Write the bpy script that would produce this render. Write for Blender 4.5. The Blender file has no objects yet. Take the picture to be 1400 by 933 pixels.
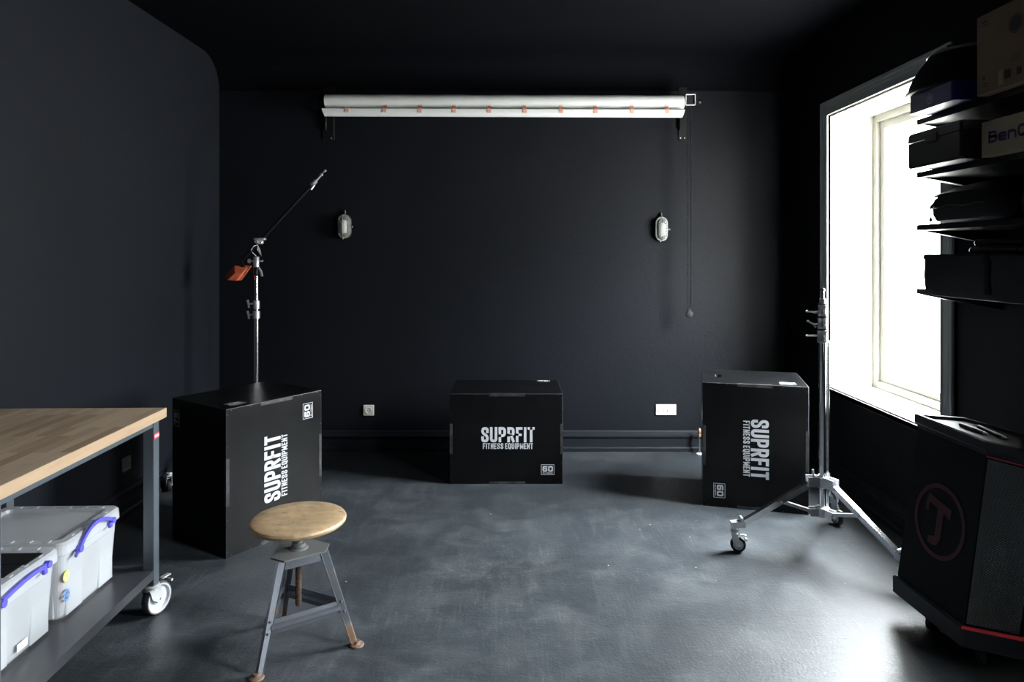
import bpy, bmesh, math, random
from mathutils import Vector, Matrix

random.seed(7)
PI = math.pi
sc = bpy.context.scene
C = sc.collection
F, CX, HZ, CH = 943.0, 700.0, 346.0, 1.535          # focal length in pixels, room axis, eye line, eye height


def wx(u, Y): return (u - CX) * Y / F
def wz(v, Y): return CH - (v - HZ) * Y / F


# ------------------------------------------------------------------ materials
def newmat(name):
    m = bpy.data.materials.new(name); m.use_nodes = True
    nt = m.node_tree; nt.nodes.clear()
    out = nt.nodes.new('ShaderNodeOutputMaterial')
    return m, nt, out


def N(nt, t, **kw):
    n = nt.nodes.new(t)
    for k, v in kw.items():
        if k in n.inputs.keys(): n.inputs[k].default_value = v
        else: setattr(n, k, v)
    return n


def ramp(nt, fac, stops):
    r = nt.nodes.new('ShaderNodeValToRGB')
    e = r.color_ramp.elements
    e[0].position, e[0].color = stops[0][0], (*stops[0][1], 1)
    e[1].position, e[1].color = stops[-1][0], (*stops[-1][1], 1)
    for p, c in stops[1:-1]:
        k = e.new(p); k.color = (*c, 1)
    nt.links.new(fac, r.inputs[0])
    return r


def coords(nt, scale=(1, 1, 1), kind='Object'):
    tc = nt.nodes.new('ShaderNodeTexCoord'); mp = nt.nodes.new('ShaderNodeMapping')
    mp.inputs['Scale'].default_value = scale
    nt.links.new(tc.outputs[kind], mp.inputs['Vector'])
    return mp.outputs[0]


def mat(name, col, rough=.5, metal=0., var=.15, nscale=12., bump=0., bscale=60., spec=.5, coat=0., rvar=0.):
    m, nt, out = newmat(name)
    b = N(nt, 'ShaderNodeBsdfPrincipled'); nt.links.new(b.outputs[0], out.inputs[0])
    b.inputs['Metallic'].default_value = metal
    b.inputs['Specular IOR Level'].default_value = spec
    b.inputs['Coat Weight'].default_value = coat
    vec = coords(nt)
    no = N(nt, 'ShaderNodeTexNoise', Scale=nscale, Detail=5.0); nt.links.new(vec, no.inputs['Vector'])
    lo = tuple(max(0, c * (1 - var)) for c in col); hi = tuple(min(1, c * (1 + var)) for c in col)
    r = ramp(nt, no.outputs['Fac'], [(.3, lo), (.7, hi)])
    nt.links.new(r.outputs[0], b.inputs['Base Color'])
    if rvar:
        mr = N(nt, 'ShaderNodeMapRange'); mr.inputs[3].default_value = max(.02, rough - rvar); mr.inputs[4].default_value = rough + rvar
        nt.links.new(no.outputs['Fac'], mr.inputs[0]); nt.links.new(mr.outputs[0], b.inputs['Roughness'])
    else:
        b.inputs['Roughness'].default_value = rough
    if bump:
        n2 = N(nt, 'ShaderNodeTexNoise', Scale=bscale, Detail=4.0); nt.links.new(vec, n2.inputs['Vector'])
        bp = N(nt, 'ShaderNodeBump', Strength=bump, Distance=.004)
        nt.links.new(n2.outputs['Fac'], bp.inputs['Height']); nt.links.new(bp.outputs[0], b.inputs['Normal'])
    return m


M = {}
M['wall'] = mat('dark blue black wall paint', (.0060, .0069, .0098), .55, var=.06, nscale=2.5, bump=.25, bscale=45, spec=.16)  # kept darker than the left wall, so the back wall's shade is in the colour
M['wall_left'] = mat('left wall paint lightened for daylight', (.0092, .0106, .0150), .6, var=.05, nscale=2.0, bump=.2, bscale=45, spec=.2)  # wall colour lightened to stand in for stronger daylight on this side
M['ceiling'] = mat('dark ceiling paint', (.0024, .0027, .0042), .8, var=.06, nscale=2, spec=.06)
M['skirting'] = mat('glossy dark skirting paint', (.0105, .0120, .0165), .5, var=.1, nscale=6, bump=.1, bscale=30, spec=.2)
M['white_paint'] = mat('white window paint', (.70, .68, .63), .45, var=.03, nscale=5)
M['window_paint'] = mat('cream window frame paint', (.36, .35, .31), .45, var=.03, nscale=5)
M['casing'] = mat('off white casing paint', (.80, .80, .76), .45, var=.05, nscale=5)
M['ply'] = mat('black coated plywood', (.0032, .0034, .0038), .31, var=.3, nscale=7, spec=.20, rvar=.08)
M['ply_edge'] = mat('worn black plywood edge', (.030, .030, .032), .40, var=.7, nscale=25)
M['screw'] = mat('dull screw head', (.10, .10, .10), .4, .6)
M['print'] = mat('white screen print', (.62, .63, .66), .5, var=.04)
M['hole'] = mat('unlit plywood hole', (.004, .004, .004), .8)
M['chrome'] = mat('chromed steel', (.82, .83, .85), .16, 1.0, var=.03, nscale=20)
M['steel_cast'] = mat('cast aluminium', (.70, .71, .73), .30, .65, var=.08, nscale=30)
M['rubber'] = mat('black rubber', (.012, .012, .013), .55)
M['black_metal'] = mat('black powder coated metal', (.006, .006, .0066), .38, var=.15)
M['black_plastic'] = mat('black plastic', (.011, .0115, .013), .42, var=.15)
M['chain'] = mat('matt black chain plastic', (.011, .011, .012), .55, spec=.25)
M['black_fabric'] = mat('black nylon fabric', (.012, .012, .013), .75, bump=.5, bscale=220)
M['orange'] = mat('orange red counterweight paint', (.78, .17, .085), .42, var=.12, nscale=18)
M['grey_metal'] = mat('grey coated steel', (.085, .102, .118), .42, var=.05, nscale=6, rvar=.05)
M['deck'] = mat('grey steel shelf', (.055, .056, .062), .30, var=.08, nscale=6)
M['zinc'] = mat('bright zinc plated steel', (.80, .81, .82), .38, .6, var=.06)
M['tyre'] = mat('light grey wheel', (.62, .64, .68), .45, var=.04)
M['tyre_dark'] = mat('dark grey tyre', (.10, .10, .11), .6, var=.04)
M['blue'] = mat('blue plastic handle', (.13, .12, .62), .35, var=.05)
M['red_tag'] = mat('red label', (.75, .07, .11), .5)
M['yellow_sticker'] = mat('lime sticker', (.62, .80, .16), .5)
M['blue_sticker'] = mat('blue sticker', (.16, .30, .62), .5)
M['white_label'] = mat('white label', (.9, .9, .9), .5)
M['black_card'] = mat('black card', (.008, .008, .009), .4)
M['red_cloth'] = mat('red fabric', (.72, .14, .10), .8)
M['blue_cloth'] = mat('pale blue fabric', (.30, .42, .55), .8, var=.3)
M['white_cloth'] = mat('white fabric', (.75, .75, .72), .8, var=.1)
M['paper'] = mat('white background paper', (.80, .80, .79), .6, var=.02)
M['paper_hem'] = mat('white paper tube', (.86, .86, .86), .5, var=.02)
M['tape'] = mat('salmon tape', (.80, .42, .32), .5, var=.12, nscale=60)
M['white_metal'] = mat('white bracket paint', (.85, .85, .85), .4)
M['socket'] = mat('cream socket plastic', (.74, .72, .66), .35, var=.03)
M['socket_dark'] = mat('darker cream socket plastic', (.50, .48, .41), .35, var=.03)  # darker tone of the socket cream
M['pin'] = mat('dark socket hole', (.02, .02, .02), .6)
M['lamp_cage'] = mat('grey lamp cage', (.42, .42, .40), .4, .4, var=.1)
M['bulb'] = mat('white lamp tube', (.80, .80, .78), .35, var=.03)
M['speaker'] = mat('black speaker body', (.0018, .0018, .0024), .6, var=.1, bump=.3, bscale=300, spec=.15)
M['speaker_plate'] = mat('dark speaker rim', (.010, .011, .0145), .45, var=.1, bump=.1, bscale=200, spec=.35)
M['speaker_red'] = mat('red speaker trim', (.60, .035, .055), .4)
M['logo_red'] = mat('dark red emblem', (.075, .004, .007), .6)
M['carton'] = mat('brown cardboard', (.40, .265, .17), .8, var=.06, nscale=9)
M['carton_pale'] = mat('pale carton', (.62, .50, .33), .7, var=.04)
M['carton_ink'] = mat('carton ink', (.10, .075, .06), .7)
M['purple_ink'] = mat('purple print', (.13, .05, .20), .6)
M['blue_box'] = mat('dark blue gloss carton', (.022, .026, .19), .35, var=.08)
M['blue_ink'] = mat('pale blue ink', (.36, .40, .62), .5)
M['pearl'] = mat('grey umbrella edge', (.35, .35, .37), .35, .5)
M['shelf'] = mat('black shelf board', (.014, .0145, .016), .4, var=.1, nscale=8)
M['brass'] = mat('copper pipe', (.70, .42, .26), .35, .8, var=.1)
M['white_dish'] = mat('white painted disc', (.8, .8, .8), .4)
M['ground'] = mat('pale outdoor paving', (.60, .59, .56), .9)


def floor_mat():
    m, nt, out = newmat('scuffed dark floor paint')
    L = nt.links.new
    b = N(nt, 'ShaderNodeBsdfPrincipled'); L(b.outputs[0], out.inputs[0])
    v = coords(nt)
    big = N(nt, 'ShaderNodeTexNoise', Scale=1.3, Detail=6.0, Roughness=.6); L(v, big.inputs['Vector'])
    mid = N(nt, 'ShaderNodeTexNoise', Scale=4.0, Detail=9.0, Roughness=.66, Distortion=.5); L(v, mid.inputs['Vector'])
    v2 = coords(nt, (3, 30, 1)); st = N(nt, 'ShaderNodeTexNoise', Scale=2.2, Detail=6.0, Roughness=.7, Distortion=2.5); L(v2, st.inputs['Vector'])
    v3 = coords(nt, (34, 3, 1)); st2 = N(nt, 'ShaderNodeTexNoise', Scale=1.6, Detail=6.0, Roughness=.7, Distortion=1.5); L(v3, st2.inputs['Vector'])
    base = ramp(nt, big.outputs['Fac'], [(.3, (.019, .023, .0275)), (.7, (.034, .040, .047))])
    scuff = ramp(nt, mid.outputs['Fac'], [(.45, (0, 0, 0)), (.62, (.28, .28, .28)), (.85, (1, 1, 1))])
    s1 = ramp(nt, st.outputs['Fac'], [(.52, (0, 0, 0)), (.75, (1, 1, 1))])
    s2 = ramp(nt, st2.outputs['Fac'], [(.52, (0, 0, 0)), (.78, (1, 1, 1))])
    ad = N(nt, 'ShaderNodeMath', operation='ADD'); L(s1.outputs[0], ad.inputs[0]); L(s2.outputs[0], ad.inputs[1])
    ad2 = N(nt, 'ShaderNodeMath', operation='MULTIPLY_ADD'); L(ad.outputs[0], ad2.inputs[0]); ad2.inputs[1].default_value = .55; L(scuff.outputs[0], ad2.inputs[2])
    msk = N(nt, 'ShaderNodeMath', operation='MULTIPLY'); L(ad2.outputs[0], msk.inputs[0]); L(big.outputs['Fac'], msk.inputs[1])
    mx = N(nt, 'ShaderNodeMixRGB'); L(msk.outputs[0], mx.inputs[0]); L(base.outputs[0], mx.inputs[1]); mx.inputs[2].default_value = (.15, .16, .165, 1)
    # worn dusty patches where people walk
    patches = None
    for (px, py, rx, ry, amt) in ((-.05, 3.35, .42, .30, .75), (-.75, 2.5, .5, .35, .35), (.75, 3.3, .3, .25, .4)):
        mp = nt.nodes.new('ShaderNodeMapping'); mp.vector_type = 'POINT'
        mp.inputs['Location'].default_value = (-px / rx, -py / ry, 0); mp.inputs['Scale'].default_value = (1 / rx, 1 / ry, 0)
        tc = nt.nodes.new('ShaderNodeTexCoord'); L(tc.outputs['Object'], mp.inputs['Vector'])
        ln = N(nt, 'ShaderNodeVectorMath', operation='LENGTH'); L(mp.outputs[0], ln.inputs[0])
        mr = N(nt, 'ShaderNodeMapRange'); mr.inputs[1].default_value = .2; mr.inputs[2].default_value = 1.0; mr.inputs[3].default_value = amt; mr.inputs[4].default_value = 0
        L(ln.outputs['Value'], mr.inputs[0])
        if patches is None: patches = mr.outputs[0]
        else:
            a = N(nt, 'ShaderNodeMath', operation='ADD'); L(patches, a.inputs[0]); L(mr.outputs[0], a.inputs[1]); patches = a.outputs[0]
    fine = N(nt, 'ShaderNodeTexNoise', Scale=40.0, Detail=6.0, Roughness=.75); L(v, fine.inputs['Vector'])
    fr = ramp(nt, fine.outputs['Fac'], [(.45, (0, 0, 0)), (.65, (1, 1, 1))])
    pm = N(nt, 'ShaderNodeMath', operation='MULTIPLY'); L(patches, pm.inputs[0]); L(fr.outputs[0], pm.inputs[1])
    pm2 = N(nt, 'ShaderNodeMath', operation='MULTIPLY'); L(pm.outputs[0], pm2.inputs[0]); L(scuff.outputs[0], pm2.inputs[1])
    mx2 = N(nt, 'ShaderNodeMixRGB'); L(pm2.outputs[0], mx2.inputs[0]); L(mx.outputs[0], mx2.inputs[1]); mx2.inputs[2].default_value = (.24, .25, .23, 1)
    # small pale specks
    vo = N(nt, 'ShaderNodeTexVoronoi', Scale=7.0); L(v, vo.inputs['Vector'])
    sp = N(nt, 'ShaderNodeMath', operation='LESS_THAN'); L(vo.outputs['Distance'], sp.inputs[0]); sp.inputs[1].default_value = .028
    mx3 = N(nt, 'ShaderNodeMixRGB'); L(sp.outputs[0], mx3.inputs[0]); L(mx2.outputs[0], mx3.inputs[1]); mx3.inputs[2].default_value = (.4, .4, .38, 1)
    L(mx3.outputs[0], b.inputs['Base Color'])
    rr = N(nt, 'ShaderNodeMapRange'); rr.inputs[3].default_value = .36; rr.inputs[4].default_value = .58; L(mid.outputs['Fac'], rr.inputs[0]); L(rr.outputs[0], b.inputs['Roughness'])
    b.inputs['Specular IOR Level'].default_value = .5
    bn = N(nt, 'ShaderNodeTexNoise', Scale=90.0, Detail=3.0); L(v, bn.inputs['Vector'])
    ba = N(nt, 'ShaderNodeMath', operation='MULTIPLY_ADD'); L(bn.outputs['Fac'], ba.inputs[0]); ba.inputs[1].default_value = .5; L(mid.outputs['Fac'], ba.inputs[2])
    bp = N(nt, 'ShaderNodeBump', Strength=.5, Distance=.005); L(ba.outputs[0], bp.inputs['Height']); L(bp.outputs[0], b.inputs['Normal'])
    return m


def wood_mat(name, light=False):
    m, nt, out = newmat(name); L = nt.links.new
    b = N(nt, 'ShaderNodeBsdfPrincipled', Roughness=.42); L(b.outputs[0], out.inputs[0])
    tc = nt.nodes.new('ShaderNodeTexCoord'); sx = nt.nodes.new('ShaderNodeSeparateXYZ'); L(tc.outputs['Object'], sx.inputs[0])
    cb = nt.nodes.new('ShaderNodeCombineXYZ'); L(sx.outputs[1], cb.inputs[0]); L(sx.outputs[0], cb.inputs[1])
    br = N(nt, 'ShaderNodeTexBrick', offset=.37, offset_frequency=2)
    br.inputs['Color1'].default_value = (.30, .30, .30, 1); br.inputs['Color2'].default_value = (.82, .82, .82, 1); br.inputs['Mortar'].default_value = (.4, .4, .4, 1)
    br.inputs['Scale'].default_value = 1.0; br.inputs['Mortar Size'].default_value = .0006
    br.inputs['Brick Width'].default_value = .33; br.inputs['Row Height'].default_value = .043
    L(cb.outputs[0], br.inputs['Vector'])
    mp = nt.nodes.new('ShaderNodeMapping'); mp.inputs['Scale'].default_value = (38, 3, 38); L(tc.outputs['Object'], mp.inputs['Vector'])
    g = N(nt, 'ShaderNodeTexNoise', Scale=1.6, Detail=7.0, Distortion=.8); L(mp.outputs[0], g.inputs['Vector'])
    a = N(nt, 'ShaderNodeMath', operation='MULTIPLY_ADD'); L(g.outputs['Fac'], a.inputs[0]); a.inputs[1].default_value = .5; L(br.outputs['Color'], a.inputs[2])
    r = ramp(nt, a.outputs[0], [(.35, (.40, .265, .165)), (.75, (.56, .40, .265)), (1.25 / 1.3, (.74, .56, .39))])
    L(r.outputs[0], b.inputs['Base Color'])
    return m


def seat_mat():
    m, nt, out = newmat('worn beech seat'); L = nt.links.new
    b = N(nt, 'ShaderNodeBsdfPrincipled', Roughness=.5); L(b.outputs[0], out.inputs[0])
    v = coords(nt, (4, 26, 4)); g = N(nt, 'ShaderNodeTexNoise', Scale=1.4, Detail=7.0, Distortion=.6); L(v, g.inputs['Vector'])
    r = ramp(nt, g.outputs['Fac'], [(.3, (.44, .29, .16)), (.75, (.56, .40, .24))])
    v2 = coords(nt); s = N(nt, 'ShaderNodeTexNoise', Scale=9.0, Detail=8.0, Roughness=.7); L(v2, s.inputs['Vector'])
    sr = ramp(nt, s.outputs['Fac'], [(.45, (0, 0, 0)), (.68, (.95, .95, .95))])
    mx = N(nt, 'ShaderNodeMixRGB'); L(sr.outputs[0], mx.inputs[0]); L(r.outputs[0], mx.inputs[1]); mx.inputs[2].default_value = (.27, .20, .12, 1)
    vs = coords(nt, (9, 40, 9)); sc_ = N(nt, 'ShaderNodeTexNoise', Scale=1.2, Detail=3.0, Distortion=3.0); L(vs, sc_.inputs['Vector'])
    s3 = ramp(nt, sc_.outputs['Fac'], [(.66, (0, 0, 0)), (.70, (1, 1, 1))])
    mx2 = N(nt, 'ShaderNodeMixRGB'); L(s3.outputs[0], mx2.inputs[0]); L(mx.outputs[0], mx2.inputs[1]); mx2.inputs[2].default_value = (.10, .06, .035, 1)
    L(mx2.outputs[0], b.inputs['Base Color'])
    return m


def rusty(name, base, rust, thr=.55, rough=.38, metal=.75, foot=False):
    m, nt, out = newmat(name); L = nt.links.new
    b = N(nt, 'ShaderNodeBsdfPrincipled', Roughness=rough); L(b.outputs[0], out.inputs[0])
    v = coords(nt); n = N(nt, 'ShaderNodeTexNoise', Scale=9.0, Detail=8.0, Roughness=.65); L(v, n.inputs['Vector'])
    fac = n.outputs['Fac']
    if foot:                                          # rust creeps up from the feet
        tc = nt.nodes.new('ShaderNodeTexCoord'); sx = nt.nodes.new('ShaderNodeSeparateXYZ'); L(tc.outputs['Object'], sx.inputs[0])
        mr = N(nt, 'ShaderNodeMapRange'); mr.inputs[1].default_value = 0; mr.inputs[2].default_value = .13; mr.inputs[3].default_value = .28; mr.inputs[4].default_value = 0
        L(sx.outputs[2], mr.inputs[0])
        a = N(nt, 'ShaderNodeMath', operation='ADD'); L(fac, a.inputs[0]); L(mr.outputs[0], a.inputs[1]); fac = a.outputs[0]
    r = ramp(nt, fac, [(thr, base), (thr + .12, rust)])
    L(r.outputs[0], b.inputs['Base Color'])
    mr2 = ramp(nt, fac, [(thr, (metal,) * 3), (thr + .1, (.1,) * 3)])
    L(mr2.outputs[0], b.inputs['Metallic'])
    return m


def fresnel(nt):
    # same reflectance from either side of the sheet
    ge = nt.nodes.new('ShaderNodeNewGeometry'); mr = nt.nodes.new('ShaderNodeMapRange')
    mr.inputs[3].default_value = 1.45; mr.inputs[4].default_value = 1 / 1.45
    nt.links.new(ge.outputs['Backfacing'], mr.inputs[0])
    fz = nt.nodes.new('ShaderNodeFresnel'); nt.links.new(mr.outputs[0], fz.inputs[0])
    return fz


def cloudy_plastic(name, tint, transp):
    m, nt, out = newmat(name); L = nt.links.new
    tr = N(nt, 'ShaderNodeBsdfTransparent'); tr.inputs[0].default_value = (.93, .95, .97, 1)
    d = N(nt, 'ShaderNodeBsdfDiffuse'); tl = N(nt, 'ShaderNodeBsdfTranslucent')
    v = coords(nt); n = N(nt, 'ShaderNodeTexNoise', Scale=5.0, Detail=2.0); L(v, n.inputs['Vector'])
    r = ramp(nt, n.outputs['Fac'], [(.3, tuple(c * .95 for c in tint)), (.7, tint)])
    L(r.outputs[0], d.inputs[0]); L(r.outputs[0], tl.inputs[0])
    m1 = N(nt, 'ShaderNodeMixShader'); m1.inputs[0].default_value = .45; L(d.outputs[0], m1.inputs[1]); L(tl.outputs[0], m1.inputs[2])
    m2 = N(nt, 'ShaderNodeMixShader'); m2.inputs[0].default_value = transp; L(m1.outputs[0], m2.inputs[1]); L(tr.outputs[0], m2.inputs[2])
    gl = N(nt, 'ShaderNodeBsdfGlossy', Roughness=.22)
    fz = fresnel(nt)
    m3 = N(nt, 'ShaderNodeMixShader'); L(fz.outputs[0], m3.inputs[0]); L(m2.outputs[0], m3.inputs[1]); L(gl.outputs[0], m3.inputs[2])
    L(m3.outputs[0], out.inputs[0])
    return m


def glass_mat(name, tint=(.96, .98, .98), rough=.02, body=0.):
    m, nt, out = newmat(name); L = nt.links.new
    tr = N(nt, 'ShaderNodeBsdfTransparent'); tr.inputs[0].default_value = (*tint, 1)
    gl = N(nt, 'ShaderNodeBsdfGlossy', Roughness=rough); fz = fresnel(nt)
    m3 = N(nt, 'ShaderNodeMixShader'); L(fz.outputs[0], m3.inputs[0]); L(tr.outputs[0], m3.inputs[1]); L(gl.outputs[0], m3.inputs[2])
    last = m3
    if body:
        d = N(nt, 'ShaderNodeBsdfDiffuse'); d.inputs[0].default_value = (.7, .7, .66, 1)
        m4 = N(nt, 'ShaderNodeMixShader'); m4.inputs[0].default_value = body; L(m3.outputs[0], m4.inputs[1]); L(d.outputs[0], m4.inputs[2]); last = m4
    L(last.outputs[0], out.inputs[0])
    return m


def grille_mat():
    m, nt, out = newmat('perforated speaker grille'); L = nt.links.new
    b = N(nt, 'ShaderNodeBsdfPrincipled', Roughness=.45, Metallic=.3); L(b.outputs[0], out.inputs[0])
    uv = nt.nodes.new('ShaderNodeUVMap'); sx = nt.nodes.new('ShaderNodeSeparateXYZ'); L(uv.outputs[0], sx.inputs[0])
    P = .0085
    def ph(sock, k, off=0.):
        a = N(nt, 'ShaderNodeMath', operation='MULTIPLY_ADD'); L(sock, a.inputs[0]); a.inputs[1].default_value = k; a.inputs[2].default_value = off
        c = N(nt, 'ShaderNodeMath', operation='COSINE'); L(a.outputs[0], c.inputs[0]); return c.outputs[0]
    cxs = ph(sx.outputs[0], 2 * PI / P); cys = ph(sx.outputs[1], 2 * PI / (P * 1.15))
    mu = N(nt, 'ShaderNodeMath', operation='MULTIPLY'); L(cxs, mu.inputs[0]); L(cys, mu.inputs[1])
    r = ramp(nt, mu.outputs[0], [(.10, (.11, .115, .125)), (.36, (.001, .001, .001))])
    L(r.outputs[0], b.inputs['Base Color'])
    bp = N(nt, 'ShaderNodeBump', Strength=.6, Distance=.002, invert=True); L(mu.outputs[0], bp.inputs['Height']); L(bp.outputs[0], b.inputs['Normal'])
    return m


M['floor'] = floor_mat()
M['worktop'] = wood_mat('butcher block beech')
M['seat'] = seat_mat()
M['stool_metal'] = rusty('worn blue grey stool steel', (.20, .215, .245), (.17, .10, .065), .60, .32, .85, foot=True)
M['stool_plate'] = rusty('dull grey steel plate', (.15, .155, .15), (.16, .10, .06), .68, .5, .3)
M['rust'] = rusty('rusty screw spindle', (.045, .026, .016), (.09, .05, .03), .5, .6, .2)
M['foot'] = rusty('rusty foot plate', (.13, .08, .055), (.30, .25, .21), .5, .6, .2)
M['cloudy'] = cloudy_plastic('cloudy storage plastic', (.95, .96, .98), .36)
M['cloudy_lid'] = cloudy_plastic('cloudy lid plastic', (.90, .91, .94), .22)
M['glass'] = glass_mat('window glass')
M['lamp_glass'] = glass_mat('lamp glass', (.85, .86, .84), .08, .22)
M['grille'] = grille_mat()


# ------------------------------------------------------------------ mesh builder
class MB:
    def __init__(s): s.bm = bmesh.new(); s.T = Matrix.Identity(4)

    def _add(s, verts, faces, smooth=False, mi=0):
        vs = [s.bm.verts.new(s.T @ Vector(v)) for v in verts]
        for f in faces:
            try:
                q = s.bm.faces.new([vs[i] for i in f]); q.smooth = smooth; q.material_index = mi
            except ValueError: pass
        return vs

    def box(s, x0, x1, y0, y1, z0, z1, bev=0., seg=2, Mx=None, mi=0, emi=None):
        t = bmesh.new()
        r = bmesh.ops.create_cube(t, size=1)
        for v in r['verts']:
            v.co = Vector(((x0 + x1) / 2 + v.co.x * (x1 - x0), (y0 + y1) / 2 + v.co.y * (y1 - y0), (z0 + z1) / 2 + v.co.z * (z1 - z0)))
        if bev:
            o = bmesh.ops.bevel(t, geom=t.edges[:], offset=bev, segments=seg, profile=.5, affect='EDGES')
            if emi is not None:
                for f in o['faces']: f.material_index = emi
            for f in t.faces: f.smooth = False
        s.merge(t, Mx)
        return s

    def merge(s, t, Mx=None):
        X = s.T @ Mx if Mx is not None else s.T
        mp = {}
        for v in t.verts: mp[v] = s.bm.verts.new(X @ v.co)
        for f in t.faces:
            try:
                q = s.bm.faces.new([mp[v] for v in f.verts]); q.smooth = f.smooth; q.material_index = f.material_index
            except ValueError: pass
        t.free()

    def tube(s, a, b, r, r2=None, n=16, cap=True, smooth=True):
        a, b = Vector(a), Vector(b); r2 = r if r2 is None else r2
        d = (b - a).normalized(); u = d.orthogonal().normalized(); w = d.cross(u)
        vs = []
        for p, rr in ((a, r), (b, r2)):
            for i in range(n):
                t = 2 * PI * i / n; vs.append(p + u * math.cos(t) * rr + w * math.sin(t) * rr)
        fs = [(i, (i + 1) % n, n + (i + 1) % n, n + i) for i in range(n)]
        q = s._add(vs, fs, smooth)
        if cap:
            for k in (0, 1):
                try: s.bm.faces.new([q[k * n + i] for i in range(n)])
                except ValueError: pass
        return s

    def sweep(s, pts, prof, up=(0, 0, 1), closed=False, smooth=False, scales=None):
        """sweep a closed 2-d profile along points"""
        pts = [Vector(p) for p in pts]; n = len(pts); m = len(prof); up = Vector(up); vs = []
        for i, p in enumerate(pts):
            a = pts[i - 1] if (i or closed) else p; b = pts[(i + 1) % n] if (i < n - 1 or closed) else p
            d = (b - a).normalized(); x = d.cross(up)
            x = x.normalized() if x.length > 1e-4 else d.orthogonal().normalized(); y = x.cross(d).normalized()
            k = scales[i] if scales else 1
            vs += [p + x * q[0] * k + y * q[1] * k for q in prof]
        fs = []
        for i in range(n if closed else n - 1):
            j = (i + 1) % n
            fs += [(i * m + k, i * m + (k + 1) % m, j * m + (k + 1) % m, j * m + k) for k in range(m)]
        if not closed: fs += [tuple(range(m))[::-1], tuple((n - 1) * m + k for k in range(m))]
        s._add(vs, fs, smooth)
        return s

    def wire(s, pts, r, n=8, closed=False, up=(0.02, 0.01, 1)):
        return s.sweep(pts, [(math.cos(2 * PI * i / n) * r, math.sin(2 * PI * i / n) * r) for i in range(n)], up, closed, True)

    def lathe(s, prof, o=(0, 0, 0), n=48, ax=None, smooth=True, cap=True):
        o = Vector(o); vs = []
        R = Vector((0, 0, 1)).rotation_difference(Vector(ax)).to_matrix() if ax else Matrix.Identity(3)
        for r, z in prof:
            for i in range(n):
                t = 2 * PI * i / n; vs.append(o + R @ Vector((r * math.cos(t), r * math.sin(t), z)))
        fs = []
        for j in range(len(prof) - 1):
            fs += [(j * n + i, j * n + (i + 1) % n, (j + 1) * n + (i + 1) % n, (j + 1) * n + i) for i in range(n)]
        q = s._add(vs, fs, smooth)
        for k in (0, len(prof) - 1):
            if cap and prof[k][0] > 1e-5:
                try:
                    f = s.bm.faces.new([q[k * n + i] for i in range(n)])
                except ValueError: pass
        return s

    def loft(s, loops, cap0=True, cap1=True, smooth=False):
        n = len(loops[0]); vs = [p for l in loops for p in l]; fs = []
        for j in range(len(loops) - 1):
            fs += [(j * n + i, j * n + (i + 1) % n, (j + 1) * n + (i + 1) % n, (j + 1) * n + i) for i in range(n)]
        if cap0: fs.append(tuple(range(n))[::-1])
        if cap1: fs.append(tuple((len(loops) - 1) * n + i for i in range(n)))
        s._add(vs, fs, smooth)
        return s

    def prism(s, poly, z0, z1):
        n = len(poly)
        return s.loft([[(x, y, z0) for x, y in poly], [(x, y, z1) for x, y in poly]])

    def build(s, name, material, parent=None, origin=None, autosmooth=True):
        bmesh.ops.remove_doubles(s.bm, verts=s.bm.verts[:], dist=1e-6)
        bmesh.ops.recalc_face_normals(s.bm, faces=s.bm.faces[:])
        if origin is not None:
            for v in s.bm.verts: v.co -= Vector(origin)
        me = bpy.data.meshes.new(name); s.bm.to_mesh(me); s.bm.free()
        mats = material if isinstance(material, (list, tuple)) else [material]
        for m in mats: me.materials.append(M[m])
        if autosmooth: me.set_sharp_from_angle(angle=math.radians(38)) if any(p.use_smooth for p in me.polygons) else None
        o = bpy.data.objects.new(name, me); C.objects.link(o)
        if parent: o.parent = parent
        elif origin is not None: o.location = origin
        return o


def tag(o, label=None, cat=None, group=None, kind=None):
    for k, v in (('label', label), ('category', cat), ('group', group), ('kind', kind)):
        if v: o[k] = v
    return o


def thing(name, label, cat, loc=(0, 0, 0), rz=0., group=None):
    o = bpy.data.objects.new(name, None); C.objects.link(o); o.empty_display_size = .05
    o.location = loc; o.rotation_euler = (0, 0, rz)
    return tag(o, label, cat, group)


def dup(o, loc=None, rz=None, label=None, parent=None):
    c = o.copy(); C.objects.link(c)
    if parent: c.parent = parent
    if loc is not None: c.location = loc
    if rz is not None: c.rotation_euler = (0, 0, rz)
    if label: c['label'] = label
    for ch in list(o.children): dup(ch, parent=c)
    return c


def rrect(cx, cy, hx, hy, r, z, n=5):
    pts = []
    for qx, qy, a0 in ((1, 1, 0), (-1, 1, 90), (-1, -1, 180), (1, -1, 270)):
        for i in range(n + 1):
            a = math.radians(a0 + 90 * i / n)
            pts.append((cx + qx * (hx - r) + r * math.cos(a), cy + qy * (hy - r) + r * math.sin(a), z))
    return pts


# ------------------------------------------------------------------ stroke lettering
def fillet(pts, n=5):
    out = []
    for i, p in enumerate(pts):
        if len(p) == 3 and 0 < i < len(pts) - 1:
            r = p[2]; a, b, c = Vector(pts[i - 1][:2]), Vector(p[:2]), Vector(pts[i + 1][:2])
            d1, d2 = (a - b), (c - b); r1 = min(r, d1.length * .499); r2 = min(r, d2.length * .499)
            s, e = b + d1.normalized() * r1, b + d2.normalized() * r2
            for k in range(n + 1):
                t = k / n; out.append(s * (1 - t) ** 2 + b * 2 * t * (1 - t) + e * t * t)
        else: out.append(Vector(p[:2]))
    return out


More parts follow.
